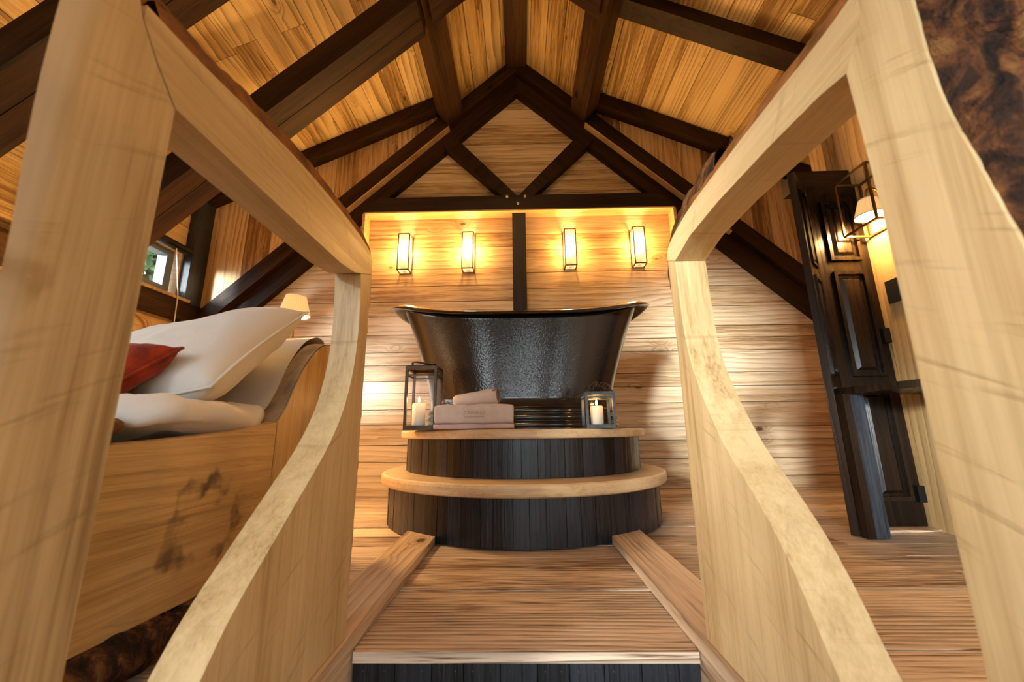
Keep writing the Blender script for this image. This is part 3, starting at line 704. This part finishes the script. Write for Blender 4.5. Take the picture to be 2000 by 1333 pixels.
P_ = [(.012, .0005), (.022, .004)]+bead(.004, .040, .016, .010)+bead(.043, .078, .014, .006)+bead(.081, .110, .012, .003)+[(-.004, .118), (-.003, .166)]
for o_, z_ in P_: R.append(ring(bm, AB+o_, BB+o_, lambda th, z_=z_: z_))
skin(bm, R, cap0=True)
obj('plinth', bm, M['tub_rim'], tub, smooth=True)

# ------------------------------------------------------------------ WALL LIGHTS
def wall_light(x, zc_, label):
    root = empty('wall_light', (x, YB-.006, zc_), label, 'wall light', 'box wall lights above the tub')
    hx, d, hz = .047, .098, .165
    y1, y0 = YB-.006, YB-.006-d; z0, z1 = zc_-hz, zc_+hz; e = .0045
    fb_ = bmesh.new()
    for xx in (x-hx, x+hx):
        bar((xx, y0, z0), (xx, y0, z1), 2*e, fb_); bar((xx, y1-e, z0), (xx, y1-e, z1), 2*e, fb_)
        for zq in (z0, z1): bar((xx, y0, zq), (xx, y1, zq), 2*e, fb_)
    for zq in (z0, z1):
        bar((x-hx, y0, zq), (x+hx, y0, zq), 2*e, fb_); bar((x-hx, y1-e, zq), (x+hx, y1-e, zq), 2*e, fb_)
    obj('frame', fb_, M['brass'], root)
    obj('back_plate', box(x-hx, x+hx, y1-.002, y1+.001, z0, z1), M['brass'], root)
    g = bmesh.new()
    def quad(*p): g.faces.new([g.verts.new(q) for q in p])
    obj('front_pane', box(x-hx+e, x+hx-e, y0+.001, y0+.003, z0+e, z1-e), M['frosted'], root)
    for xx in (x-hx, x+hx-.002): obj('side_pane', box(xx, xx+.002, y0+e, y1-2*e, z0+e, z1-e), M['frosted'], root)
    obj('bottom_pane', box(x-hx+e, x+hx-e, y0+e, y1-2*e, z0+.001, z0+.003), M['frosted'], root)
    obj('bulb', lathe([(.004, -.07), (.011, -.06), (.0135, -.03), (.0135, .05), (.010, .07), (.003, .078)], (x, (y0+y1)/2, zc_), 12), M['bulb'], root, smooth=True)
    obj('lamp_holder', lathe([(.018, -.16), (.018, -.10), (.010, -.095), (.008, -.07)], (x, (y0+y1)/2, zc_), 12), M['brass'], root)
    p_ = point('wall_light_glow', (x, y0+.014, zc_+.03), 13*LAMP, WARM, .04)
    return root
wall_light(-.985, 1.952, 'lit glass box wall light, far left of four, above the tub')
wall_light(-.435, 1.955, 'lit glass box wall light, next left of the king post')
wall_light(.44, 1.965, 'lit glass box wall light, next right of the king post')
wall_light(1.025, 1.972, 'lit glass box wall light, far right of four, beside the right oak balustrade')

# ------------------------------------------------------------------ PLEATED SHADES
def shade(parent, c, rt, rb, h, n=40):
    bm_ = bmesh.new(); rows = []
    for i in range(5):
        t_ = i/4; r_ = rb+(rt-rb)*t_
        rows.append([bm_.verts.new((c[0]+(r_+(.004 if k % 2 else -.004)*r_/.07)*math.cos(2*math.pi*k/(2*n)), c[1]+(r_+(.004 if k % 2 else -.004)*r_/.07)*math.sin(2*math.pi*k/(2*n)), c[2]+h*t_)) for k in range(2*n)])
    for A, B in zip(rows[:-1], rows[1:]):
        for k in range(2*n): bm_.faces.new((A[k], A[(k+1) % (2*n)], B[(k+1) % (2*n)], B[k]))
    obj('lamp_shade', bm_, M['shade'], parent)
    obj('shade_lining', lathe([(rb-.006, .004), (rt-.006, h-.004)], c, 32, cap=False), M['shade_in'], parent, smooth=True)
    tb = bmesh.new()
    for r_, z_ in ((rb, .002), (rt, h-.002)):
        tube([(c[0]+r_*math.cos(2*math.pi*k/32), c[1]+r_*math.sin(2*math.pi*k/32), c[2]+z_) for k in range(33)], .003, tb, 6, cap=False)
    obj('shade_trim', tb, M['cord'], parent, smooth=True)
lamp = empty('bedside_lamp', (-1.19, 2.02, .004), 'small lit lamp with pleated cream shade behind the white pillow', 'lamp')
shade(lamp, (-1.185, 2.02, 1.045), .047, .074, .108)
obj('bulb', lathe([(.004, 0), (.017, .012), (.02, .03), (.012, .052), (.010, .06)], (-1.185, 2.02, 1.06), 12), M['bulb'], lamp, smooth=True)
obj('stem', tube([(-1.185, 2.02, .03), (-1.185, 2.02, 1.06)], .008, n=10), M['brass'], lamp)
obj('base', lathe([(.10, 0), (.10, .012), (.03, .026), (.01, .03)], (-1.185, 2.02, .0045), 24), M['brass'], lamp)
point('bedside_glow', (-1.185, 2.02, 1.085), 42*LAMP, WARM, .05)

fill_lamp = copy_tree(lamp); fill_lamp.location = (-2.42, 2.02, .004); fill_lamp['label'] = 'added small pleated fill lamp, unseen, at the far left end of the headboard'  # added lamp, out of view, with a glow to brighten the ceiling
point('bedside_glow', (-2.415, 2.02, 1.085), 42*LAMP, WARM, .05)
# ------------------------------------------------------------------ WALL LANTERN, RIGHT
lt = empty('wall_lantern', (1.785, 1.82, 1.38), 'brass cage lantern with lit pleated cream shade on the right wall', 'wall light')
fb = bmesh.new(); X0, X1, Y0, Y1, Z0, Z1 = 1.655, 1.784, 1.735, 1.925, 1.385, 1.675
for a, b2 in ((X0, Y0), (X0, Y1), (X1, Y0), (X1, Y1)): bar((a, b2, Z0), (a, b2, Z1), .009, fb)
for z_ in (Z0, Z1):
    for q in (((X0, Y0), (X0, Y1)), ((X0, Y1), (X1, Y1)), ((X1, Y1), (X1, Y0)), ((X1, Y0), (X0, Y0))): bar((*q[0], z_), (*q[1], z_), .009, fb)
obj('cage', fb, M['brass'], lt)
for nm, bb in (('front_pane', (X0, X0+.002, Y0+.005, Y1-.005)), ('side_pane', (X0+.005, X1-.005, Y1-.002, Y1)), ('side_pane', (X0+.005, X1-.005, Y0, Y0+.002))):
    obj(nm, box(*bb, Z0+.005, Z1-.005), M['glass'], lt)
LCx, LCy = 1.718, 1.83
shade(lt, (LCx, LCy, 1.445), .034, .062, .092, 24)
obj('bulb', lathe([(.003, 0), (.013, .01), (.015, .025), (.009, .045)], (LCx, LCy, 1.462), 12), M['bulb'], lt, smooth=True)
obj('bracket', tube(smooth_path([(1.787, LCy, 1.57), (1.76, LCy, 1.60), (LCx, LCy, 1.59), (LCx, LCy, 1.53), (LCx, LCy, 1.50)], 2), .006, n=8), M['brass'], lt, smooth=True)
point('lantern_glow', (LCx, LCy, 1.435), 11*LAMP, WARM, .03)

fill_lantern_right = copy_tree(lt); fill_lantern_right.location = (1.785, -.55, 1.38); fill_lantern_right['label'] = 'added brass cage fill lantern, unseen, on the right wall behind the photographer'  # added lantern behind the camera: warm fill for the foreground oak
point('lantern_glow', (LCx, LCy-2.37, 1.435), 3*LAMP, WARM, .03)
fill_lantern_left = copy_tree(lt); fill_lantern_left.location = (-2.745, .1, 1.38); fill_lantern_left.rotation_euler = (0, 0, math.pi); fill_lantern_left['label'] = 'added brass cage fill lantern, unseen, on the left wall by the bed foot'  # another added lantern, out of frame, for warm fill from the left
point('lantern_glow', (-2.678, .09, 1.435), 3*LAMP, WARM, .03)
pd = empty('fill_pendant', (0, 1.25, 3.1), 'added bare bulb fill pendant, unseen, hanging from the ridge above the stairwell', 'lamp')  # made-up pendant above the view, lights the gable and ceiling
obj('bulb', lathe([(.004, 0), (.03, .02), (.038, .05), (.024, .09), (.014, .11)], (0, 1.25, 3.1), 14), M['bulb'], pd, smooth=True)
obj('socket', lathe([(.016, .108), (.018, .13), (.016, .17), (.006, .18)], (0, 1.25, 3.1), 14), M['brass'], pd, smooth=True)
obj('cable', tube([(0, 1.25, 3.28), (0, 1.25, 3.80)], .005, n=6), M['iron'], pd)
point('fill_pendant_glow', (0, 1.25, 3.15), FILL_PEND*LAMP, WARM, .045)
# ------------------------------------------------------------------ DOOR, REVEAL, CONSOLE
dr = tag(obj('door_1', box(1.53, 1.79, 1.962, 1.985, .012, 1.70), M['door_dark']), kind='structure')
def panel(x0, x1, z0, z1):
    fb_ = bmesh.new(); w = .016
    for a in (box(x0, x1, 1.946, 1.962, z0, z0+w, fb_), box(x0, x1, 1.946, 1.962, z1-w, z1, fb_), box(x0, x0+w, 1.946, 1.962, z0+w, z1-w, fb_), box(x1-w, x1, 1.946, 1.962, z0+w, z1-w, fb_)): pass
    obj('panel_moulding', fb_, M['door_dark'], dr, bevel=.004)
    obj('door_panel', prism([(x0+.03, z0+.03), (x1-.03, z0+.03), (x1-.03, z1-.03), (x0+.03, z1-.03)], 'y', 1.962, 1.950, poly2=[(x0+.045, z0+.045), (x1-.045, z0+.045), (x1-.045, z1-.045), (x0+.045, z1-.045)]), M['door_dark'], dr)
panel(1.585, 1.745, 1.27, 1.60); panel(1.585, 1.745, .68, 1.21); panel(1.585, 1.745, .12, .62)
for z_ in (.875, .15): obj('hinge', box(1.755, 1.787, 1.936, 1.962, z_-.035, z_+.035), M['iron'], dr, bevel=.003)
# panelled reveal leaf, set at an angle
e1 = Vector((1.388, 1.832, 0)); e2 = Vector((1.528, 1.965, 0)); dv = (e2-e1).normalized(); nv = Vector((dv.y, -dv.x, 0))
def leafbox(s0, s1, d0, d1, z0, z1, bm_=None):
    poly = [e1+dv*s0+nv*d0, e1+dv*s1+nv*d0, e1+dv*s1+nv*d1, e1+dv*s0+nv*d1]
    return prism([(q.x, q.y) for q in poly], 'z', z0, z1, bm_)
Lf = (e2-e1).length
jb = tag(obj('door_2', leafbox(0, Lf, -.03, 0, .003, 1.70), M['door_dark'], bevel=.003), kind='structure')
for z0, z1 in ((1.22, 1.62), (.68, 1.16), (.12, .62)):
    fb = bmesh.new(); w = .014
    leafbox(.04, Lf-.04, 0, .009, z0, z0+w, fb); leafbox(.04, Lf-.04, 0, .009, z1-w, z1, fb); leafbox(.04, .04+w, 0, .009, z0+w, z1-w, fb); leafbox(Lf-.04-w, Lf-.04, 0, .009, z0+w, z1-w, fb)
    obj('panel_moulding', fb, M['door_dark'], jb, bevel=.003)
    obj('door_panel', leafbox(.068, Lf-.068, 0, .006, z0+.03, z1-.03), M['door_dark'], jb, bevel=.003)
tag(obj('trim_3', box(1.53, 1.80, 1.90, 1.985, -.001, .011), M['floor'], bevel=.003), kind='structure')
beam('door_lintel', box(1.50, 1.80, 1.975, 2.09, 1.705, 1.80), M['dark_x'], 'black lintel timber over the dark panelled door', origin=(1.65, 2.0, 1.705))
beam('wall_post', box(1.72, 1.815, 2.03, 2.13, 1.801, 2.33), M['wall_r'], 'orange brown post above the door lintel on the right wall', 'post', origin=(1.77, 2.08, 1.8))
cs = empty('console_table', (1.50, 1.75, .003), 'narrow dark console with rounded top by the panelled door', 'console')
ctop = sm2([(1.415, 1.86), (1.405, 1.80), (1.43, 1.66), (1.455, 1.52), (1.49, 1.44)], 2)
obj('top', prism(ctop+[(1.785, 1.44), (1.785, 1.86)], 'z', .583, .612), M['post_blue'] if 0 else M['door_dark'], cs, bevel=.006, seg=2)
obj('leg', box(1.418, 1.478, 1.79, 1.835, .003, .583), M['post_blue'], cs, bevel=.008, seg=2, label='worn blue black leg')
obj('back_leg', box(1.386, 1.417, 1.785, 1.826, .003, .583), M['door_dark'], cs, bevel=.006)
sp = obj('switch_plate', box(1.776, 1.7865, 1.80, 1.90, 1.02, 1.13), M['black_pl'], None, origin=(1.787, 1.85, 1.07), bevel=.004, label='square black switch plate on the wall under the lantern', cat='switch')

# ------------------------------------------------------------------ BED
bed = empty('bed', (-1.4, .9, .003), 'carved oak bed with curved headboard and white sheet', 'bed')
side = [(.05, .10), (1.217, .085), (1.217, .472)]+sm2([(1.20, .468), (1.03, .442), (.72, .420), (.40, .415), (.05, .415)], 2)
slab('side_panel', side, -1, .73, .07, M['oak_bed'], bed, bevel=.006)
hb = sm2([(1.221, .474), (1.255, .51), (1.29, .58), (1.33, .64), (1.37, .69), (1.43, .745), (1.49, .768), (1.56, .775), (1.64, .775)], 2)
hb2 = sm2([(1.221, .476), (1.27, .50), (1.325, .56), (1.365, .64), (1.41, .70), (1.465, .755), (1.53, .78), (1.58, .79), (1.64, .79)], 2)
slab('headboard_side', [(1.64, .003), (1.221, .003)]+hb, -1, .73, .085, M['oak_bed2'], bed, poly2=[(1.64, .003), (1.221, .003)]+hb2, bevel=.005)
# worn sapwood face on top of the curve
bm = bmesh.new(); A = [bm.verts.new((-.735, a, b2+.003)) for a, b2 in hb]; B = [bm.verts.new((-.812, a, b2+.003)) for a, b2 in hb2]
for i in range(len(A)-1): bm.faces.new((A[i], A[i+1], B[i+1], B[i]))
obj('sapwood_edge', bm, M['sapwood'], bed, smooth=True, label='rough brown sapwood along the headboard curve')
bark_strip('bark_edge', [(.05, .098), (.4, .094), (.8, .090), (1.21, .084)], -.735, -.80, 1, M['iron'] if 0 else M['bark_edge'], bed, .0, .003, seed=2)
# bark covered foot log under the side panel
bm = bmesh.new(); rows = []
for i in range(120):
    y_ = .05+1.165*i/119; row = []
    for k in range(13):
        a_ = math.pi*(-.12+1.12*k/12)*.9
        r_ = 1+.22*nz((y_*7, a_*2.2, 3))+.16*nz((y_*22, a_*6, 9))
        row.append(bm.verts.new((-.75+.052*math.sin(a_)*r_, y_, .046+.046*math.cos(a_)*r_)))
    rows.append(row)
for i in range(119):
    for k in range(12): bm.faces.new((rows[i][k], rows[i][k+1], rows[i+1][k+1], rows[i+1][k]))
obj('bark_foot', bm, M['bark'], bed, smooth=True, label='dark shaggy bark along the bed foot')
obj('base', box(-2.3, -.80, .08, 1.60, .003, .16), M['oak_bed2'], bed)
obj('headboard', box(-2.3, -.816, 1.60, 1.64, .16, .77), M['oak_bed2'], bed)
def pad(name, c, hx, hy, hz, mat, parent=None, e=4, nu=36, nv=28, wr=.006, wf=7, seed=0, **kw):
    """soft rounded slab (superellipsoid) with wrinkles"""
    bm_ = bmesh.new(); rows_ = []
    for i in range(nv+1):
        ph = -math.pi/2+math.pi*i/nv; row = []
        for k in range(nu):
            th = 2*math.pi*k/nu
            f = lambda t_, q: math.copysign(abs(t_)**(2/q), t_)
            x_ = hx*f(math.cos(ph), 2.6)*f(math.cos(th), e); y_ = hy*f(math.cos(ph), 2.6)*f(math.sin(th), e); z_ = hz*f(math.sin(ph), 2.6)
            w = wr*nz((x_*wf+seed, y_*wf, z_*wf*.6))+wr*.5*nz((x_*wf*2.6, y_*wf*2.6+seed, z_*3))
            row.append(bm_.verts.new((c[0]+x_+w*.5, c[1]+y_+w*.4, c[2]+z_+w)))
        rows_.append(row)
    for i in range(nv):
        for k in range(nu): bm_.faces.new((rows_[i][k], rows_[i][(k+1) % nu], rows_[i+1][(k+1) % nu], rows_[i+1][k]))
    bmesh.ops.remove_doubles(bm_, verts=bm_.verts, dist=1e-5)
    return obj(name, bm_, mat, parent, smooth=True, **kw)
pad('mattress', (-1.52, .72, .285), .70, .60, .13, M['white'], bed, e=9)
# white sheet over the padded headboard curve
bm = bmesh.new(); rows = []
prof = sm2([(1.22, .44), (1.29, .475), (1.345, .55), (1.385, .635), (1.43, .70), (1.49, .765), (1.56, .80), (1.61, .805), (1.655, .79), (1.66, .70)], 2)
for i in range(40):
    x_ = -.818-1.45*i/39; row = []
    for a, b2 in prof:
        w = .006*nz((x_*9, a*9, b2*9)); row.append(bm.verts.new((x_, a+w-.012, b2+w+.012)))
    rows.append(row)
for i in range(39):
    for k in range(len(prof)-1): bm.faces.new((rows[i][k], rows[i][k+1], rows[i+1][k+1], rows[i+1][k]))
obj('headboard_sheet', bm, M['white'], bed, smooth=True)
pad('duvet', (-1.42, 1.03, .484), .668, .245, .072, M['white'], None, e=6, nu=72, nv=36, wr=.022, wf=11, seed=4, origin=(-1.42, .915, .43), label='white duvet folded back across the bed below the pillow', cat='duvet')
pad('throw', (-1.42, .61, .458), .672, .235, .046, M['brown_fur'], None, e=6, wr=.006, origin=(-1.42, .5, .42), label='brown fleecy throw next to the white duvet on the bed', cat='blanket')
def pillow(name, ctr, ex, ey, en, hx, hy, th, mat, seed, flange=.0, n=30, **kw):
    ex, ey, en = [Vector(q).normalized() for q in (ex, ey, en)]; ctr = Vector(ctr); bm_ = bmesh.new(); sides = []
    for sg in (1, -1):
        rows_ = []
        for i in range(n+1):
            row = []
            for k in range(n+1):
                u, v = 2*i/n-1, 2*k/n-1
                f = max(0, (1-abs(u)**3.2))*max(0, (1-abs(v)**3.2))
                pin = 1-.07*(1-abs(v)**2)*abs(u)**6; pin2 = 1-.07*(1-abs(u)**2)*abs(v)**6
                p = ctr+ex*(u*hx*pin)+ey*(v*hy*pin2)+en*(sg*th*f**.5)
                w = .009*nz((u*2.1+seed, v*2.1, sg*2))+.005*nz((u*6, v*5+seed, sg))
                p += en*(w*f**.3*1.2)
                row.append(bm_.verts.new(p))
            rows_.append(row)
        for i in range(n):
            for k in range(n):
                q = (rows_[i][k], rows_[i+1][k], rows_[i+1][k+1], rows_[i][k+1]); bm_.faces.new(q if sg > 0 else q[::-1])
        sides.append(rows_)
    bmesh.ops.remove_doubles(bm_, verts=bm_.verts, dist=1e-4)
    o_ = obj(name, bm_, mat, None, smooth=True, **kw)
    rim = [ctr+ex*hx*u*(1-.07*(1-v*v)*abs(u)**6)+ey*hy*v*(1-.07*(1-u*u)*abs(v)**6) for u, v in
           [(-1+2*k/n, -1) for k in range(n)]+[(1, -1+2*k/n) for k in range(n)]+[(1-2*k/n, 1) for k in range(n)]+[(-1, 1-2*k/n) for k in range(n)]]
    rim.append(rim[0]); tb = bmesh.new(); tube(rim, .0045, tb, 6, cap=False)
    bmesh.ops.translate(tb, verts=tb.verts, vec=Vector((0, 0, 0)))
    pi = obj('piping', tb, mat, o_, smooth=True)
    return o_
s1, c1 = math.sin(.72), math.cos(.72)
pillow('pillow', (-1.11, 1.195, .640), (.98, -.08, .185), (.0, .79, .61), (-.12, -.60, .79), .365, .252, .102, M['white'], 5, origin=(-1.16, 1.2, .6), label='plump white pillow leaning on the headboard', cat='pillow')
pillow('cushion', (-1.08, .93, .553), (.93, -.33, -.05), (.42, .5, .62), (-.1, -.78, .6), .20, .15, .06, M['red'], 8, origin=(-1.06, .92, .6), label='red velvet cushion in front of the white pillow', cat='cushion')

# ------------------------------------------------------------------ LANTERNS, CANDLES, TOWELS
def candle(x, y_, z_, r_, h, label):
    c_ = empty('candle', (x, y_, z_), label, 'candle')
    obj('wax', lathe([(r_*.96, 0), (r_, .004), (r_, h-.006), (r_*.9, h), (r_*.3, h-.003)], (x, y_, z_), 28), M['wax'], c_, smooth=True)
    obj('wick', tube([(x, y_, z_+h-.004), (x+.001, y_, z_+h+.008)], .0012, n=6), M['iron'], c_)
    obj('flame', lathe([(.0008, .003), (.0042, .008), (.005, .013), (.0032, .021), (.0006, .031)], (x, y_, z_+h), 12), M['flame'], c_, smooth=True)
    point('candle_glow', (x, y_, z_+h+.016), 1.0*LAMP, (1, .55, .2), .008)
    return c_
x0, x1, y0, y1, z0 = -.530, -.395, 1.865, 2.0, ZP+.001
cx, cyy = (x0+x1)/2, (y0+y1)/2
la = empty('candle_lantern', (cx, cyy, z0), 'tall bronze lantern with glass sides, left end of the upper tread', 'lantern')
obj('base', box(x0-.006, x1+.006, y0-.006, y1+.006, z0, z0+.02), M['bronze'], la, bevel=.003)
H = .285
for a, b2 in ((x0, y0), (x0, y1), (x1, y0), (x1, y1)): obj('post', bar((a, b2, z0+.02), (a, b2, z0+H), .012), M['bronze'], la, bevel=.002)
fb = bmesh.new()
for q in (((x0, y0), (x1, y0)), ((x1, y0), (x1, y1)), ((x1, y1), (x0, y1)), ((x0, y1), (x0, y0))):
    bar((*q[0], z0+H), (*q[1], z0+H), .016, fb); bar((*q[0], z0+H-.034), (*q[1], z0+H-.034), .008, fb)
obj('top_frame', fb, M['bronze'], la, bevel=.002)
obj('lid', prism([(x0-.008, y0-.008), (x1+.008, y0-.008), (x1+.008, y1+.008), (x0-.008, y1+.008)], 'z', z0+H+.006, z0+H+.018, poly2=[(x0+.02, y0+.02), (x1-.02, y0+.02), (x1-.02, y1-.02), (x0+.02, y1-.02)]), M['bronze'], la)
obj('handle', tube([(cx+.055*math.cos(a_), cyy-.02+.055*math.sin(a_), z0+H+.022+.006*math.sin(a_*2)) for a_ in [2*math.pi*k/28 for k in range(29)]], .0045, n=8, cap=False), M['bronze'], la, smooth=True)
for bb in ((x0+.007, x1-.007, y0-.001, y0+.001), (x0+.007, x1-.007, y1-.001, y1+.001), (x0-.001, x0+.001, y0+.007, y1-.007), (x1-.001, x1+.001, y0+.007, y1-.007)):
    obj('pane', box(*bb, z0+.021, z0+H-.04), M['glass'], la)
candle(cx-.022, cyy, z0+.0205, .031, .105, 'lit cream pillar candle inside the tall bronze lantern')
x0, x1, y0, y1 = .298, .420, 1.86, 1.98; cx, cyy = (x0+x1)/2, (y0+y1)/2; H = .155
lb = empty('candle_lantern', (cx, cyy, z0), 'small square pewter lantern with scrolled crown, right end of the upper tread', 'lantern')
obj('base', box(x0-.004, x1+.004, y0-.004, y1+.004, z0, z0+.016), M['silver'], lb, bevel=.003)
for a, b2 in ((x0, y0), (x0, y1), (x1, y0), (x1, y1)): obj('post', bar((a, b2, z0+.016), (a, b2, z0+H), .013), M['silver'], lb, bevel=.002)
fb = bmesh.new()
for q in (((x0, y0), (x1, y0)), ((x1, y0), (x1, y1)), ((x1, y1), (x0, y1)), ((x0, y1), (x0, y0))):
    bar((*q[0], z0+H), (*q[1], z0+H), .016, fb); bar((*q[0], z0+H-.018), (*q[1], z0+H-.018), .007, fb)
obj('top_frame', fb, M['silver'], lb, bevel=.002)
for bb in ((x0+.007, x1-.007, y0-.001, y0+.001), (x0+.007, x1-.007, y1-.001, y1+.001), (x0-.001, x0+.001, y0+.007, y1-.007), (x1-.001, x1+.001, y0+.007, y1-.007)):
    obj('pane', box(*bb, z0+.017, z0+H-.022), M['glass'], lb)
for s in (-1, 1):
    for yy in (y0, y1):
        sc_ = [(cx+s*(.004+.0), yy, z0+H+.008)]
        pts = []
        for k in range(22):
            a_ = 2.2*math.pi*k/21; r_ = .020-.014*k/21
            pts.append((cx+s*(.034+r_*math.cos(a_+math.pi)), yy, z0+H+.026+r_*math.sin(a_)))
        obj('scroll', tube(pts, .0035, n=6), M['bronze'], lb, smooth=True)
        obj('scroll', tube(smooth_path([(cx+s*.06, yy, z0+H+.006), (cx+s*.048, yy, z0+H+.024), (cx+s*.030, yy, z0+H+.046), (cx+s*.010, yy, z0+H+.05), (cx, yy, z0+H+.036)], 2), .0035, n=6), M['bronze'], lb, smooth=True)
obj('finial', lathe([(.004, .0), (.010, .008), (.006, .018), (.009, .028), (.002, .04)], (cx, cyy, z0+H+.03), 12), M['bronze'], lb, smooth=True)
obj('crown_plate', box(x0+.004, x1-.004, y0+.004, y1-.004, z0+H+.004, z0+H+.010), M['bronze'], lb)
candle(cx-.006, cyy, z0+.0165, .029, .085, 'lit cream pillar candle inside the small pewter lantern')
# towels
tw = empty('folded_towel', (-.21, 1.90, z0), 'pink beige folded towel with embroidered letters on the upper tread', 'towel')
def folded(x0, x1, y0, y1, z0_, z1_, mat, nm, seed):
    bm_ = bmesh.new(); n = 40; rows_ = []
    prof_ = []
    for k in range(25):
        a_ = 2*math.pi*k/24; f = lambda t_: math.copysign(abs(t_)**(2/5), t_)
        prof_.append((f(math.cos(a_)), f(math.sin(a_))))
    for i in range(n+1):
        u = i/n; row = []
        sag = 1-.10*abs(2*u-1)**8
        for a, b2 in prof_:
            x_ = x0+(x1-x0)*u+.004*nz((a*2, b2*3, u*5+seed))
            zz_ = (z0_+z1_)/2+(z1_-z0_)/2*b2*sag+(.004*nz((u*7+seed, b2, a)) if b2 > 0 else 0)
            row.append(bm_.verts.new((x_, (y0+y1)/2+(y1-y0)/2*a+.004*nz((u*9, b2*2+seed, 1)), max(zz_, z0_))))
        rows_.append(row)
    for i in range(n):
        for k in range(24): bm_.faces.new((rows_[i][k], rows_[i][k+1], rows_[i+1][k+1], rows_[i+1][k]))
    bm_.faces.new(rows_[0][:-1]); bm_.faces.new(rows_[-1][:-1][::-1])
    return obj(nm, bm_, mat, tw, smooth=True)
folded(-.388, -.034, 1.815, 1.99, z0, z0+.026, M['towel_band'], 'woven_band', 1)
folded(-.386, -.036, 1.812, 1.992, z0+.022, z0+.112, M['towel'], 'folded_layers', 6)
def text(body, size, loc, mat, parent, nm):
    cu = bpy.data.curves.new(nm, 'FONT'); cu.body = body; cu.size = size; cu.align_x = 'CENTER'; cu.align_y = 'CENTER'; cu.extrude = .0008
    cu.space_character = 1.15
    to = bpy.data.objects.new(nm, cu); COL.objects.link(to)
    dg = bpy.context.evaluated_depsgraph_get(); me = bpy.data.meshes.new_from_object(to.evaluated_get(dg))
    bpy.data.objects.remove(to); bpy.data.curves.remove(cu)
    o_ = bpy.data.objects.new(nm, me); COL.objects.link(o_); me.materials.clear(); me.materials.append(mat)
    o_.parent = parent; o_.location = Vector(loc)-wloc(parent); o_.rotation_euler = (math.pi/2, 0, 0)
    return o_
text('CABALEY', .021, (-.205, 1.8065, z0+.072), M['thread'], tw, 'embroidered_lettering')
obj('embroidered_arc', tube([(-.232+.030*math.cos(a_), 1.8085, z0+.078+.026*math.sin(a_)) for a_ in [math.pi*(.35+.65*k/10) for k in range(11)]], .0008, n=5), M['thread'], tw)
obj('embroidered_line', tube([(-.25, 1.8075, z0+.054), (-.165, 1.8075, z0+.054)], .0011, n=5), M['thread'], tw)
rt = empty('rolled_towel', (-.21, 1.90, z0+.115), 'rolled pink beige towel lying on the folded towel', 'towel')
bm = bmesh.new(); ax0, ax1 = Vector((-.315, 1.925, z0+.132)), Vector((-.105, 1.875, z0+.150)); d = (ax1-ax0).normalized(); u = d.cross(Vector((0, 0, 1))).normalized(); w_ = u.cross(d)
rows = []
for i in range(25):
    t_ = i/24; row = []
    rs = (.026+.012*t_)*(1-.25*max(0, (abs(2*t_-1)-.86)/.14))
    for k in range(33):
        a_ = 2*math.pi*k/32; r_ = rs*(1+.05*nz((a_*1.3 if a_ < math.pi else (2*math.pi-a_)*1.3, t_*5, 2)))
        row.append(bm.verts.new(ax0.lerp(ax1, t_)+u*(1.15*r_*math.cos(a_))+w_*(r_*math.sin(a_))))
    rows.append(row)
for i in range(24):
    for k in range(32): bm.faces.new((rows[i][k], rows[i][k+1], rows[i+1][k+1], rows[i+1][k]))
bmesh.ops.remove_doubles(bm, verts=bm.verts, dist=1e-5)
obj('roll', bm, M['towel'], rt, smooth=True)
bm = bmesh.new(); rows = []
for k in range(60):          # the coil seen at the open end
    a_ = 5*math.pi*k/59; r_ = .037*(1-.75*k/59)
    p = ax1+d*.001+u*(1.15*r_*math.cos(a_+.6))+w_*(r_*math.sin(a_+.6))
    q = ax1-d*.03+u*(1.15*r_*math.cos(a_+.6))+w_*(r_*math.sin(a_+.6))
    rows.append((bm.verts.new(p), bm.verts.new(q)))
for i in range(59): bm.faces.new((rows[i][0], rows[i][1], rows[i+1][1], rows[i+1][0]))
sol = bmesh.ops.solidify(bm, geom=bm.faces[:], thickness=.005)
obj('coil', bm, M['towel'], rt, smooth=True)

# ------------------------------------------------------------------ OUTSIDE: trees seen through the windows
def tree(x, y_, z_, r_, label, n=1500, sz=.09):
    t_ = empty('tree', (x, y_, z_-3), label, 'tree', 'trees outside the windows')
    obj('tree_trunk', tube([(x, y_, z_-3), (x+.05, y_, z_-1), (x, y_, z_)], [.16, .12, .06], n=10), M['trunk'], t_, smooth=True)
    bm_ = bmesh.new()
    for _ in range(n):
        v = Vector((rnd.gauss(0, 1), rnd.gauss(0, 1), rnd.gauss(0, 1))).normalized()*(r_*(.55+.45*rnd.random()))
        p = Vector((x, y_, z_))+v; a = Vector((rnd.gauss(0, 1), rnd.gauss(0, 1), rnd.gauss(0, 1))).normalized(); b_ = a.orthogonal().normalized()
        s_ = sz*rnd.uniform(.6, 1.4)
        bm_.faces.new([bm_.verts.new(p+q) for q in (-a*s_, b_*s_*.5, a*s_, -b_*s_*.5)])
    obj('crown', bm_, M['leaf'], t_, kind='stuff')
tag(obj('ground', box(-30, 30, -40, 30, -3.2, -3.0), M['trunk']), kind='structure')
tree(-5.3, 5.45, 2.72, 1.3, 'leafy green tree outside the dormer window', 5200, .10)
for x, y_, r_, nm in ((-4.6, -9.0, 1.7, 'tall leafy tree outside, far left of the window row'), (-.9, -9.6, 1.3, 'small leafy tree outside the middle windows'), (2.2, -9.0, 1.5, 'round leafy tree outside, right of the window row'), (5.9, -10.0, 1.8, 'broad leafy tree outside, far right of the window row')):
    tree(x, y_, .3, r_, nm, 900, .2)
